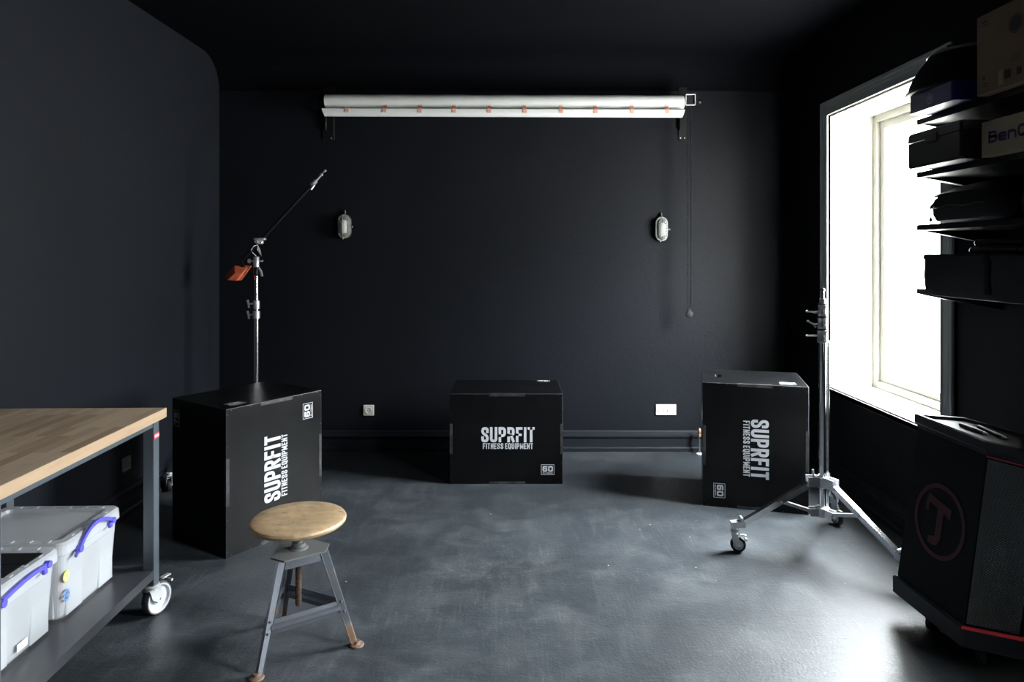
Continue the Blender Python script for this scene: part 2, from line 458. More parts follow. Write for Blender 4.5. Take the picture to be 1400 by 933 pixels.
R_ = .5
GL = {
    'S': (1, [[(1, .74), (1, 1, R_), (0, 1, R_), (0, .62, R_), (1, .40, R_), (1, 0, R_), (0, 0, R_), (0, .26)]]),
    'U': (1, [[(0, 1), (0, 0, R_), (1, 0, R_), (1, 1)]]),
    'P': (1, [[(0, 0), (0, 1), (1, 1, R_), (1, .42, R_), (0, .42)]]),
    'R': (1, [[(0, 0), (0, 1), (1, 1, R_), (1, .48, R_), (0, .48)], [(.55, .42), (1, 0)]]),
    'F': (.85, [[(0, 0), (0, 1), (1, 1)], [(0, .5), (.8, .5)]]),
    'I': (0, [[(0, 0), (0, 1)]]),
    'T': (.9, [[(0, 1), (1, 1)], [(.5, 0), (.5, 1)]]),
    'N': (1, [[(0, 0), (0, 1)], [(.05, .9), (.95, .1)], [(1, 0), (1, 1)]]),
    'E': (.8, [[(1, 1), (0, 1), (0, 0), (1, 0)], [(0, .5), (.8, .5)]]),
    'Q': (1, [[(.5, 1), (0, 1, R_), (0, 0, R_), (1, 0, R_), (1, 1, R_), (.5, 1)], [(.6, .12), (1.0, -.12)]]),
    'O': (1, [[(.5, 1), (0, 1, R_), (0, 0, R_), (1, 0, R_), (1, 1, R_), (.5, 1)]]),
    'M': (1.35, [[(0, 0), (0, 1)], [(.04, .9), (.5, .2)], [(.96, .9), (.5, .2)], [(1, 0), (1, 1)]]),
    'L': (.8, [[(0, 1), (0, 0), (1, 0)]]),
    'Y': (1, [[(0, 1), (.5, .5), (1, 1)], [(.5, .5), (.5, 0)]]),
    'B': (1, [[(0, .5), (0, 1), (.92, 1, R_), (.92, .53, .2), (0, .53)], [(0, .53), (1, .53, .2), (1, 0, R_), (0, 0), (0, .5)]]),
    'X': (1, [[(0, 1), (1, 0)], [(0, 0), (1, 1)]]),
    '6': (1, [[(1, 1), (0, 1, .2), (0, 0, .2), (1, 0, .2), (1, .55, .2), (0, .55)]]),
    '0': (1, [[(.5, 1), (0, 1, .2), (0, 0, .2), (1, 0, .2), (1, 1, .2), (.5, 1)]]),
    '7': (1, [[(0, 1), (1, 1), (.4, 0)]]),
    '5': (1, [[(1, 1), (0, 1), (0, .58), (1, .58, .2), (1, 0, .2), (0, 0)]]),
    'e': (.9, [[(0, .33), (1, .33), (1, .66, .3), (0, .66, .3), (0, 0, .3), (.95, 0)]]),
    'n': (.9, [[(0, 0), (0, .66), (1, .66, .35), (1, 0)]]),
    ' ': (.25, []),
}


def letters(mb, text, x0, x1, z0, z1, t, fr, lift=.0006, gap=None, thick=.0004):
    """text box x0..x1, z0..z1 on a face; fr(x, z, h) maps to 3-d; t = stroke width"""
    H = z1 - z0; gap = t * .55 if gap is None else gap
    adv = [GL[c][0] for c in text]; n = len(text)
    fixed = sum(t for c in text if c != ' ') + gap * (n - 1); unit = (x1 - x0 - fixed) / sum(adv)
    x = x0
    for c, a in zip(text, adv):
        w = a * unit
        for st in GL[c][1]:
            ok = [tuple([x + t / 2 + p[0] * w, z0 + t / 2 + p[1] * (H - t)] + ([p[2] * min(w, H - t) * 1.0] if len(p) == 3 else [])) for p in st]
            pts = fillet(ok)
            pts = [p for i, p in enumerate(pts) if i == 0 or (p - pts[i - 1]).length > 1e-6]
            closed = (pts[0] - pts[-1]).length < 1e-6
            if not closed:
                pts[0] = pts[0] + (pts[0] - pts[1]).normalized() * t / 2
                pts[-1] = pts[-1] + (pts[-1] - pts[-2]).normalized() * t / 2
            else: pts = pts[:-1]
            lo, ri = [], []; m = len(pts)
            for i, p in enumerate(pts):
                a_ = pts[i - 1] if (i or closed) else None; b_ = pts[(i + 1) % m] if (i < m - 1 or closed) else None
                d1 = (p - a_).normalized() if a_ is not None else (b_ - p).normalized()
                d2 = (b_ - p).normalized() if b_ is not None else d1
                n1, n2 = Vector((-d1.y, d1.x)), Vector((-d2.y, d2.x)); nm = (n1 + n2)
                nm = nm.normalized() if nm.length > 1e-4 else n1
                k = t / 2 / max(.45, nm.dot(n1)); lo.append(p + nm * k); ri.append(p - nm * k)
            rng = range(m if closed else m - 1)
            for i in rng:
                j = (i + 1) % m; q = [lo[i], lo[j], ri[j], ri[i]]
                mb._add([fr(p.x, p.y, lift) for p in q], [(0, 1, 2, 3)])
        x += w + (t if c != ' ' else 0) + gap
    return mb


def flat_rect(mb, x0, x1, z0, z1, fr, lift=.0006):
    mb._add([fr(x0, z0, lift), fr(x1, z0, lift), fr(x1, z1, lift), fr(x0, z1, lift)], [(0, 1, 2, 3)])


def frame_rect(mb, x0, x1, z0, z1, w, fr, lift=.0006):
    flat_rect(mb, x0, x1, z0, z0 + w, fr, lift); flat_rect(mb, x0, x1, z1 - w, z1, fr, lift)
    flat_rect(mb, x0, x0 + w, z0 + w, z1 - w, fr, lift); flat_rect(mb, x1 - w, x1, z0 + w, z1 - w, fr, lift)


def ring(mb, cx, cz, r0, r1, fr, lift=.0006, n=40, sx=1., a0=0, a1=360):
    for i in range(n):
        p, q = math.radians(a0 + (a1 - a0) * i / n), math.radians(a0 + (a1 - a0) * (i + 1) / n)
        mb._add([fr(cx + math.cos(a) * r * sx, cz + math.sin(a) * r, lift) for a, r in ((p, r0), (q, r0), (q, r1), (p, r1))], [(0, 1, 2, 3)])


# ------------------------------------------------------------------ the room
XL, XR, YB, YN, ZC = -2.27, 2.13, 5.35, -2.4, 3.03
TH = .32


def struct(name, mb, m, parent=None):
    o = mb.build(name, m, parent)
    if not parent: o['kind'] = 'structure'
    return o


b = MB(); b.box(XL - .3, XR + .4, YN - .3, YB + .3, -.12, 0); struct('floor', b, 'floor')
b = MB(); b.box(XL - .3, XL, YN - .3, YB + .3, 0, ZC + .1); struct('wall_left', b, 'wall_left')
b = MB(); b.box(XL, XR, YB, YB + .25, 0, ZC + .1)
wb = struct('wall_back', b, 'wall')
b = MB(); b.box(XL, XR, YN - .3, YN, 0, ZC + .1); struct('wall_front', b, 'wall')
# ceiling with a cove down to the back wall
b = MB()
prof = [(YN - .3, ZC)]
for i in range(13):
    a = PI / 2 * i / 12
    prof.append((YB - .29 + .29 * math.sin(a), ZC - .235 + .235 * math.cos(a)))
prof += [(YB, ZC + .12), (YN - .3, ZC + .12)]
b.loft([[(XL, y, z) for y, z in prof], [(XR, y, z) for y, z in prof]])
struct('ceiling', b, 'ceiling')

# right wall with three windows; only the far one is in the picture
WZ0, WZ1 = .61, 2.457
WINS = [(3.40, 4.62), (.92, 1.72), (-.32, .06)]
b = MB()
ys = [YN - .3] + [v for w in sorted(WINS) for v in w] + [YB + .3]
for i in range(0, len(ys), 2): b.box(XR, XR + TH, ys[i], ys[i + 1], 0, ZC + .1)
for y0, y1 in WINS:
    b.box(XR, XR + TH, y0, y1, 0, WZ0); b.box(XR, XR + TH, y0, y1, WZ1, ZC + .1)
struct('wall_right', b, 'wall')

for i, (y0, y1) in enumerate(WINS):
    w = bpy.data.objects.new('window_%d' % (i + 1), None); C.objects.link(w); w['kind'] = 'structure'
    w.location = (XR, y0, WZ0); org = w.location
    XF = 2.41
    r = MB()                                                     # painted reveal
    r.box(XR - .001, XF + .06, y0, y0 + .012, WZ0, WZ1); r.box(XR - .001, XF + .06, y1 - .012, y1, WZ0, WZ1)
    r.box(XR - .001, XF + .06, y0, y1, WZ1 - .012, WZ1)
    r.build('reveal', 'white_paint', w, org)
    s_ = MB(); s_.box(XR - .035, XF + .02, y0 - .0, y1 + .0, WZ0, WZ0 + .032, .004); s_.box(XR - .035, XR - .001, y0 - .1, y1 + .1, WZ0, WZ0 + .032, .004)
    s_.build('sill', 'white_paint', w, org)
    c_ = MB()                                                    # moulded casing
    for wd, pr, off in ((.095, .014, 0.), (.022, .026, .073), (.012, .022, .0), (.008, .019, .05)):
        zt = WZ1
        c_.box(XR - pr, XR, y1 + off, y1 + off + wd, WZ0 + .032, zt + off + wd, .002, 1)
        c_.box(XR - pr, XR, y0 - off - wd, y0 - off, WZ0 + .032, zt + off + wd, .002, 1)
        c_.box(XR - pr, XR, y0 - off, y1 + off, zt + off, zt + off + wd, .002, 1)
    c_.build('casing', 'casing', w, org)
    f_ = MB()                                                    # outer frame and sash
    def fr4(mb, ya, yb, za, zb, wd, xa, xb, bv=.004):
        mb.box(xa, xb, ya, ya + wd, za, zb, bv); mb.box(xa, xb, yb - wd, yb, za, zb, bv)
        mb.box(xa, xb, ya + wd, yb - wd, za, za + wd, bv); mb.box(xa, xb, ya + wd, yb - wd, zb - wd, zb, bv)
    fr4(f_, y0 + .012, y1 - .012, WZ0 + .032, WZ1 - .012, .045, XF, XF + .07)
    f_.build('window_frame', 'window_paint', w, org)
    g_ = MB(); fr4(g_, y0 + .045, y1 - .045, WZ0 + .065, WZ1 - .045, .062, XF + .025, XF + .085)
    g_.box(XF + .02, XF + .03, y1 - .06, y1 - .045, WZ0 + .10, WZ0 + .19, .003)      # hinge
    sash = g_.build('sash', 'window_paint', w, org)
    p_ = MB(); p_.box(XF + .05, XF + .056, y0 + .105, y1 - .105, WZ0 + .125, WZ1 - .105)
    p_.build('pane', 'glass', sash, org)
    # daylight comes in through the glass: sky portal for sampling
    L = bpy.data.lights.new('sky_portal', 'AREA'); L.shape = 'RECTANGLE'; L.size = 1.85; L.size_y = y1 - y0
    L.cycles.is_portal = True
    lo = bpy.data.objects.new('sky_portal', L); C.objects.link(lo)
    lo.location = (XR + TH + .06, (y0 + y1) / 2, (WZ0 + WZ1) / 2); lo.rotation_euler = (0, PI / 2, 0)

# skirting boards
SK = [(0, 0), (.028, 0), (.028, .026), (.022, .034), (.018, .036), (.018, .098), (.022, .103), (.028, .112), (.028, .122), (.014, .132), (.010, .150), (.004, .158), (0, .160)]
b = MB(); b.loft([[(XL + .03, YB - d, z) for d, z in SK], [(XR - .03, YB - d, z) for d, z in SK]]); struct('baseboard_back', b, 'skirting')
b = MB(); b.loft([[(XL + d, YN, z) for d, z in SK], [(XL + d, YB, z) for d, z in SK]]); struct('baseboard_left', b, 'skirting')
b = MB(); b.loft([[(XR - d, YN, z) for d, z in SK], [(XR - d, YB, z) for d, z in SK]]); struct('baseboard_right', b, 'skirting')
# fine line where the cove meets the wall
b = MB(); b.box(XL, XR, YB - .006, YB, 2.775, 2.795, .002); struct('trim_1', b, 'wall')
# filled screw holes of an old fixture on the back wall
for (u, v) in ((965, 243), (1028, 242)):
    h = MB()
    for du, dv in ((-4.5, -3), (3.5, -3), (-1.5, 4.5)):
        h.tube((wx(u + du, YB), YB - .002, wz(v + dv, YB)), (wx(u + du, YB), YB + .001, wz(v + dv, YB)), .008, n=10)
    h.build('screw_hole', 'hole', wb)


# outside ground
# ------------------------------------------------------------------ plyometric boxes
def plyo_parts(root, orient):
    W, D, H = .75, .50, .60
    if orient == 'flat': T = Matrix.Identity(4)
    elif orient == 'up': T = Matrix(((0, 0, -1, H), (0, 1, 0, 0), (1, 0, 0, 0), (0, 0, 0, 1)))
    else: T = Matrix(((0, 0, 1, 0), (0, 1, 0, 0), (-1, 0, 0, W), (0, 0, 0, 1)))
    BV = .003
    t = MB(); t.T = T
    # shell: five plain panels plus the end with an oval hand hole, all one body
    bmx = bmesh.new()
    r = bmesh.ops.create_cube(bmx, size=1)
    for v in r['verts']: v.co = Vector((W / 2 + v.co.x * W, D / 2 + v.co.y * D, H / 2 + v.co.z * H))
    o = bmesh.ops.bevel(bmx, geom=bmx.edges[:], offset=BV, segments=2, profile=.5, affect='EDGES')
    for f in o['faces']: f.material_index = 1
    bmx.normal_update()
    for sgn, xx in ((-1, 0.),):
        f = [f for f in bmx.faces if f.normal.x * sgn > .99 and f.calc_area() > .2][0]
        outer = list(f.verts); bmesh.ops.delete(bmx, geom=[f], context='FACES_ONLY')
        oe = []
        for i in range(len(outer)):
            a, c = outer[i], outer[(i + 1) % len(outer)]
            oe.append(bmx.edges.get((a, c)) or bmx.edges.new((a, c)))
        n = 24; inner = []; deep = []
        for i in range(n):
            a = 2 * PI * i / n; cy = .25 + (.036 if math.cos(a) > 0 else -.036) + .021 * math.cos(a); cz = .10 + .021 * math.sin(a)
            inner.append(bmx.verts.new((xx, cy, cz))); deep.append(bmx.verts.new((xx + .02, cy, cz)))
        ie = [bmx.edges.new((inner[i], inner[(i + 1) % n])) for i in range(n)]
        bmesh.ops.triangle_fill(bmx, use_beauty=True, use_dissolve=False, edges=oe + ie)
        for i in range(n):
            q = bmx.faces.new((inner[i], inner[(i + 1) % n], deep[(i + 1) % n], deep[i])); q.material_index = 1
        q = bmx.faces.new(deep); q.material_index = 2
    t.merge(bmx)
    body = t.build('box_body', ['ply', 'ply_edge', 'hole'], root)
    F_ = lambda x, z, h: T @ Vector((x, -h, z))                    # front
    TP = lambda x, y, h: T @ Vector((x, y, H + h))                 # top
    E0 = lambda y, z, h: T @ Vector((-h, y, z))
    E1 = lambda y, z, h: T @ Vector((W + h, y, z))
    a = MB(); letters(a, 'SUPRFIT', .209, .563, .278, .379, .0175, F_, gap=.0085)
    letters(a, 'FITNESS EQUIPMENT', .219, .552, .234, .272, .0062, F_, gap=.0045)
    a.build('printed_lettering', 'print', root)
    a = MB(); frame_rect(a, .606, .693, .063, .131, .0025, F_); letters(a, '60', .615, .684, .083, .121, .0095, F_); letters(a, 'PLYOBOX', .617, .682, .069, .078, .0018, F_)
    a.build('number_badge', 'print', root)
    a = MB(); frame_rect(a, .60, .687, .425, .485, .0025, TP); letters(a, '75', .612, .675, .445, .477, .008, TP); letters(a, 'PLYOBOX', .612, .675, .431, .439, .0018, TP)
    o2 = a.build('number_badge', 'print', root)
    for fr_ in (E0, E1):
        a = MB(); g2 = (lambda x, z, h, fr_=fr_: fr_(z, x, h))
        frame_rect(a, .45, .537, .05, .118, .0025, g2); letters(a, '50', .46, .527, .070, .108, .008, g2); letters(a, 'PLYOBOX', .46, .527, .056, .064, .0018, g2)
        a.build('number_badge', 'print', root)
    # puzzle joint tabs flush with the front edges
    e = .0008
    for q in ((.26, .50, .582, .600 + e), (.26, .50, -.0, .018), (.732, .75 + e, .20, .40), (-e, .018, .20, .40)):
        a = MB(); a.T = T; a.box(q[0], q[1], -e, .018, q[2], q[3], .0006, 1); a.build('joint_tab', 'ply_edge', root)
    a = MB(); a.T = T
    for x in (.03, .19, .56, .72):
        for z in (.009, .591): a.tube((x, -.0006, z), (x, .001, z), .003, n=8)
    for z in (.03, .14, .46, .57):
        for x in (.009, .741): a.tube((x, -.0006, z), (x, .001, z), .003, n=8)
    sw = a.build('screw', 'screw', root); sw['kind'] = 'stuff'
    return root


g = 'plyometric jump boxes'
t = thing('plyometric_box', 'black wooden jump box lying wide by the back wall, lettering level', 'jump box', (-.4127, 4.575, 0), 0, g)
plyo_parts(t, 'flat')
t = thing('plyometric_box', 'black wooden jump box stood on end behind the round stool, lettering reads upward', 'jump box', (-1.4322, 3.455, 0), .9637, g)
plyo_parts(t, 'up')
t = thing('plyometric_box', 'black wooden jump box stood on end beside the rolling stand, lettering reads downward', 'jump box', (1.1572, 4.187, 0), -.2557, g)
plyo_parts(t, 'down')


# ------------------------------------------------------------------ casters (hub height = total height H above floor)
def caster(parent, name, loc, rz, R, w, H, metal, tyre, hub, lock=True, offs=None, hk=.66):
    """swivel caster: fork + stem at parent, wheel as its part; loc = stem axis on the floor"""
    offs = R * .55 if offs is None else offs
    X = Matrix.Translation(Vector(loc)) @ Matrix.Rotation(rz, 4, 'Z')
    f = MB(); f.T = X
    f.lathe([(R * .5, H - .012), (R * .52, H - .004), (R * .45, H)], n=20)
    f.lathe([(R * .42, H - .022), (R * .42, H - .010)], n=20)
    tw = w / 2 + .004
    for s in (-1, 1):
        pr = [(-R * .42, H - .02), (R * .42, H - .02), (offs + R * .34, R * 1.02), (offs + R * .2, R * .82), (offs - R * .2, R * .82), (-R * .2, H - .06 if H - .06 > R else R * 1.2)]
        f.loft([[(x, s * tw, z) for x, z in pr], [(x, s * (tw + .003), z) for x, z in pr]])
    f.box(-R * .42, R * .42, -tw - .003, tw + .003, H - .024, H - .018)
    f.tube((offs, -tw - .006, R), (offs, tw + .006, R), .006, n=10)
    fo = f.build('caster', metal, parent)
    wl = MB(); wl.T = X
    wl.lathe([(R * hk, -w / 2), (R * .965, -w / 2), (R, -w * .36), (R, w * .36), (R * .965, w / 2), (R * hk, w / 2), (R * hk, -w / 2)], o=(offs, 0, R), ax=(0, 1, 0), n=36, cap=False)
    wl.build('wheel', tyre, fo)
    hb = MB(); hb.T = X
    hb.lathe([(.001, -w * .42), (R * .28, -w * .46), (R * .34, -w * .22), (R * (hk - .18), -w * .18), (R * (hk - .10), -w * .49), (R * (hk + .01), -w * .50), (R * (hk + .01), w * .50), (R * (hk - .10), w * .49), (R * (hk - .18), w * .18), (R * .34, w * .22), (R * .28, w * .46), (.001, w * .42)], o=(offs, 0, R), ax=(0, 1, 0), n=32)
    hb.build('wheel_hub', hub, fo)
    if lock:
        k = MB(); k.T = X
        k.box(offs + R * .3, offs + R * 1.05, -w * .35, w * .35, R * 1.72, R * 1.82, .003, 1, Mx=Matrix.Translation((0, 0, .02)) )
        k.tube((offs + R * 1.0, -w * .5, R * 1.72), (offs + R * 1.0, w * .5, R * 1.72), .006, n=8)
        k.build('brake_lever', metal, fo)
    return fo


# ------------------------------------------------------------------ workbench
BY0, BY1, BX = 1.956, 2.95, -1.4766
RZB = .026
wbn = thing('workbench', 'rolling workbench with beech block top and grey steel frame at the left wall', 'workbench', (BX, BY1, 0), RZB)
# local frame: x right, y away, origin on the floor below the far right corner of the top
Lb, Wb = 1.0, .70
b = MB(); b.box(-Wb, 0, -Lb, 0, .833, .873, .0015, 1); b.build('worktop', 'worktop', wbn)
b = MB()
ux, uy = .025, .015                                              # overhang
px = [(-Wb + ux, -Wb + ux + .045), (-ux - .045, -ux)]; py = [(-Lb, -Lb + .045), (-uy - .045, -uy)]
for (x0, x1) in px: b.box(x0 + .004, x1 - .004, py[0][1], py[1][0], .803, .833, .001, 1)
for (y0, y1) in py: b.box(px[0][1], px[1][0], y0 + .004, y1 - .004, .803, .833, .001, 1)
b.build('top_rail', 'grey_metal', wbn)
for (x0, x1) in px:
    for (y0, y1) in py:
        b = MB(); b.box(x0, x1, y0, y1, .138, .833, .002, 1); b.build('leg', 'grey_metal', wbn)
b = MB(); b.box(px[0][0] + .046, px[1][1] - .001, py[0][1], py[1][0], .200, .205)
b.box(px[1][0] + .03, px[1][1], py[0][1] + .0005, py[1][0] - .0005, .168, .2055, .001, 1)
b.box(px[0][0], px[0][0] + .015, py[0][1] + .0005, py[1][0] - .0005, .168, .2055, .001, 1)
b.box(px[0][1], px[1][0], py[1][0] + .02, py[1][1], .168, .2055, .001, 1); b.box(px[0][1], px[1][0], py[0][0], py[0][1] - .02, .168, .2055, .001, 1)
b.box(px[0][1], px[1][0], py[1][0], py[1][0] + .02, .200, .205); b.box(px[0][1], px[1][0], py[0][1] - .02, py[0][1], .200, .205)
b.build('lower_shelf', 'deck', wbn)
b = MB(); FL = lambda y, z, h: Vector((px[1][1] + h, y, z))
flat_rect(b, py[1][0] + .001, py[1][1] - .001, .752, .776, FL, .0008); lb = b.build('maker_tag', 'red_tag', wbn); lb['label'] = 'red tag with pale letters'
b = MB()
for k in range(4):
    for (a0, a1) in ((0, .0035), (.0045, .007)): flat_rect(b, py[1][0] + .006 + k * .009 + a0, py[1][0] + .006 + k * .009 + a1, .758, .770, FL, .0013)
b.build('tag_print', 'white_label', lb)
for (x0, x1), rz in zip(px, (1.2, -.55)):
    for (y0, y1), r2 in zip(py, (.4, 0.)):
        caster(wbn, 'caster', ((x0 + x1) / 2, (y0 + y1) / 2, 0), rz + r2 + (1.78 if x1 > -.2 else 0), .0665, .034, .137, 'zinc', 'tyre_dark', 'tyre', True, .030, .90)


# ------------------------------------------------------------------ storage boxes
def storage_box(loc, label, handle, seal_mask=True):
    """lid 0.39 deep (y) x 0.48 wide (x); origin = floor-level centre"""
    t = thing('storage_box', label, 'storage box', loc, RZB, 'clear storage boxes')
    hx, hy, H = .235, .195, .27
    b = MB(); n = 6; th = .0028
    def wall(o):   # o = inset
        L = []
        for z, k in ((0, .030), (.012, .026), (.012, .022), (.035, .020), (.245, .008), (.262, .006)):
            L.append(rrect(0, 0, hx - k - o, hy - k - o, .032 - o, z if not o else max(z, th), n))
        return L
    out, inn = wall(0), wall(th)
    loops = out + inn[::-1]
    b.loft(loops, cap0=True, cap1=True, smooth=False)
    # stiffening ribs and stepped panels on the ends and sides
    for s in (-1, 1):
        for y0, y1 in ((-.15, -.055), (.055, .15)): b.box(s * (hx - .020) - .004, s * (hx - .020) + .006, y0, y1, .008, .235, .003, 1)
        for x0, x1 in ((-.19, -.08), (.08, .19)): b.box(x0, x1, s * (hy - .020) - .004, s * (hy - .020) + .006, .008, .235, .003, 1)
        b.box(s * (hx - .018) - .005, s * (hx - .018) + .010, -.115, .115, .205, .250, .003, 1)
    b.build('tub', 'cloudy', t)
    b = MB()                                                     # lid: skirt, raised rim, sunken panel
    L = [rrect(0, 0, hx, hy, .035, .240, n), rrect(0, 0, hx + .003, hy + .003, .036, .243, n), rrect(0, 0, hx + .001, hy + .001, .036, .278, n),
         rrect(0, 0, hx - .006, hy - .006, .032, .286, n), rrect(0, 0, hx - .012, hy - .012, .030, .286, n), rrect(0, 0, hx - .036, hy - .036, .024, .286, n),
         rrect(0, 0, hx - .040, hy - .040, .022, .274, n), rrect(0, 0, hx - .044, hy - .044, .022, .272, n)]
    b.loft(L, cap0=False, cap1=True)
    b.loft([rrect(0, 0, hx - .003, hy - .003, .034, .240, n), rrect(0, 0, hx - .004, hy - .004, .034, .270, n)], cap0=False, cap1=False)
    for s in (-1, 1):                                            # row of stacking lugs along the rim
        for k in range(6): x = -.165 + k * .066; b.box(x - .010, x + .010, s * (hy - .024) - .010, s * (hy - .024) + .010, .2855, .2885, .0012, 1)
        for k in range(4): y = -.11 + k * .0733; b.box(s * (hx - .024) - .010, s * (hx - .024) + .010, y - .010, y + .010, .2855, .2885, .0012, 1)
    b.build('lid', 'cloudy_lid', t)
    for s in (1, -1):
        b = MB(); pts = []
        x = s * (hx + .012)
        if handle == 'arched':
            for k in range(13):
                q = k / 12; y = -.115 + .225 * q; z = .242 + .055 * math.sin(PI * min(1, q * .55 + .32) - .45) ** 1 if False else .238 + .052 * math.sin(PI * (q ** .8)) + .018 * q
                pts.append((x + s * .004 * math.sin(PI * q), y, z))
        else:
            for k in range(9):
                q = k / 8; pts.append((x, -.115 + .225 * q, .246 + .010 * math.sin(PI * q) + .014 * q))
        b.sweep(pts, [(-.005, -.006), (.005, -.006), (.005, .008), (-.005, .008)])
        b.tube((x - s * .012, -.115, .238), (x + s * .008, -.115, .238), .013, n=14); b.tube((x - s * .012, .105, .258 if handle == 'arched' else .262), (x + s * .008, .105, .258 if handle == 'arched' else .262), .012, n=14)
        b.sweep([(x, -.118, .236), (x + s * .002, -.145, .222)], [(-.004, -.005), (.004, -.005), (.004, .005), (-.004, .005)])
        b.box(x - .006, x + .006, .078, .096, .236, .256, .002, 1)
        hd = b.build('handle', 'blue', t); hd['label'] = 'blue clip handle'
    return t, hx, hy


D0 = .205
sb1, hx, hy = storage_box((-1.845, 2.655, D0), 'clear plastic storage box at the far end of the bench shelf, round lime sticker', 'arched')
FS = lambda y, z, h: Vector((hx - .014 + h, y, z))
b = MB(); ring(b, -.160, .158, .0, .020, FS, .0045, 24); st1 = b.build('sticker', 'yellow_sticker', sb1); st1['label'] = 'round lime sticker'
b = MB(); ring(b, -.160, .158, .009, .012, FS, .0052, 20); b.build('sticker_print', 'white_label', st1)
b = MB()
for k in range(12):
    a = 2 * PI * k / 12; ring(b, -.158 + .015 * math.cos(a), .088 + .018 * math.sin(a), 0, .0048, FS, .0045, 8)
b.box(hx - .0100, hx - .0090, -.166, -.150, .083, .093); b.build('sticker', 'blue_sticker', sb1)
sb2, hx, hy = storage_box((-1.835, 2.254, D0), 'clear plastic storage box nearest the camera with black cards on its lid', 'straight')
b = MB(); flat_rect(b, -.02, .03, .03, .055, FS, .0062); b.build('sticker', 'white_label', sb2)
# contents and things lying on the lid
zl = D0 + .292
b = MB()
for dz, (x0, x1, y0, y1) in ((0, (-1.99, -1.70, 2.135, 2.235)), (0, (-1.99, -1.675, 2.265, 2.385))):
    pass
Mr = Matrix.Rotation(.0, 4, 'Z')
c1 = MB(); c1.box(-.204, .204, -.044, .044, 0, .003, .001, 1); o = c1.build('card', 'black_card', None, None); o.location = (-1.826, 2.338, D0 + .2887); o.rotation_euler = (0, 0, RZB)
tag(o, 'black card lying flat on the near storage box lid, farther of two', 'card', 'black cards on the box lid')
o2 = dup(o, (-1.832, 2.245, D0 + .2887), None, 'black card lying flat on the near storage box lid, nearer of two')


def crumple(name, label, cat, c, r, m, seed, sq=(1, 1, .8)):
    t = bmesh.new(); bmesh.ops.create_icosphere(t, subdivisions=4, radius=1)
    rnd = random.Random(seed); ph = [(Vector((rnd.uniform(-3, 3), rnd.uniform(-3, 3), rnd.uniform(-3, 3))), rnd.uniform(0, 6)) for _ in range(9)]
    lo = 9
    for v in t.verts:
        n = v.co.normalized(); d = sum(abs(math.sin(n.dot(p) * 1.8 + q)) for p, q in ph) / 9
        v.co = Vector((n.x * r * sq[0], n.y * r * sq[1], n.z * r * sq[2])) * (.72 + .4 * d); lo = min(lo, v.co.z)
    for f in t.faces: f.smooth = True
    mb = MB(); mb.merge(t); o = mb.build(name, m, None, None, False); o.location = (c[0], c[1], c[2] - lo)
    return tag(o, label, cat)


crumple('folded_cloth', 'crumpled red cloth inside the far clear storage box', 'cloth', (-1.69, 2.545, D0 + .07), .052, 'red_cloth', 3)
crumple('folded_cloth', 'pale blue bundle filling the near clear storage box', 'cloth', (-1.83, 2.254, D0 + .003), .12, 'blue_cloth', 5, (1.35, 1.0, .75))
crumple('folded_cloth', 'white bundle filling the bottom of the far storage box', 'cloth', (-1.87, 2.67, D0 + .003), .11, 'white_cloth', 8, (1.3, 1.1, .8))

# ------------------------------------------------------------------ round stool
S0 = Vector((-.830, 2.681, 0))
st = thing('stool', 'round wooden seat stool on three worn steel legs in front of the tall box', 'stool', S0)
b = MB()
b.lathe([(.001, .480), (.160, .480), (.172, .483), (.180, .490), (.182, .498), (.178, .505), (.168, .509), (.10, .507), (.04, .5045), (.001, .504)], n=72)
b.build('seat', 'seat', st)
feet = [Vector((-.921, 2.485, 0)) - S0, Vector((-.606, 2.696, 0)) - S0, Vector((-.962, 2.872, 0)) - S0]
ZP = .382
b = MB()
pl = []
for k in range(3):
    d = feet[k].normalized(); s = Vector((-d.y, d.x, 0))
    pl += [d * .112 - s * .034, d * .112 + s * .034]
b.prism([(p.x, p.y) for p in pl], ZP, ZP + .006)
b.lathe([(.038, ZP + .006), (.034, ZP + .010), (.026, ZP + .012), (.001, ZP + .014)], n=28)
b.build('top_plate', 'stool_plate', st)
b = MB()
b.tube((0, 0, .165), (0, 0, ZP + .085), .0095, n=16)
z = .168
while z < ZP - .005: b.lathe([(.0095, z), (.0128, z + .0025), (.0095, z + .005)], n=14); z += .0065
b.build('screw_spindle', 'rust', st)
b = MB(); b.lathe([(.026, ZP + .014), (.026, ZP + .026), (.015, ZP + .028), (.015, ZP + .088), (.060, ZP + .094), (.060, ZP + .098), (.001, ZP + .098)], n=24); b.build('seat_mount', 'stool_plate', st)
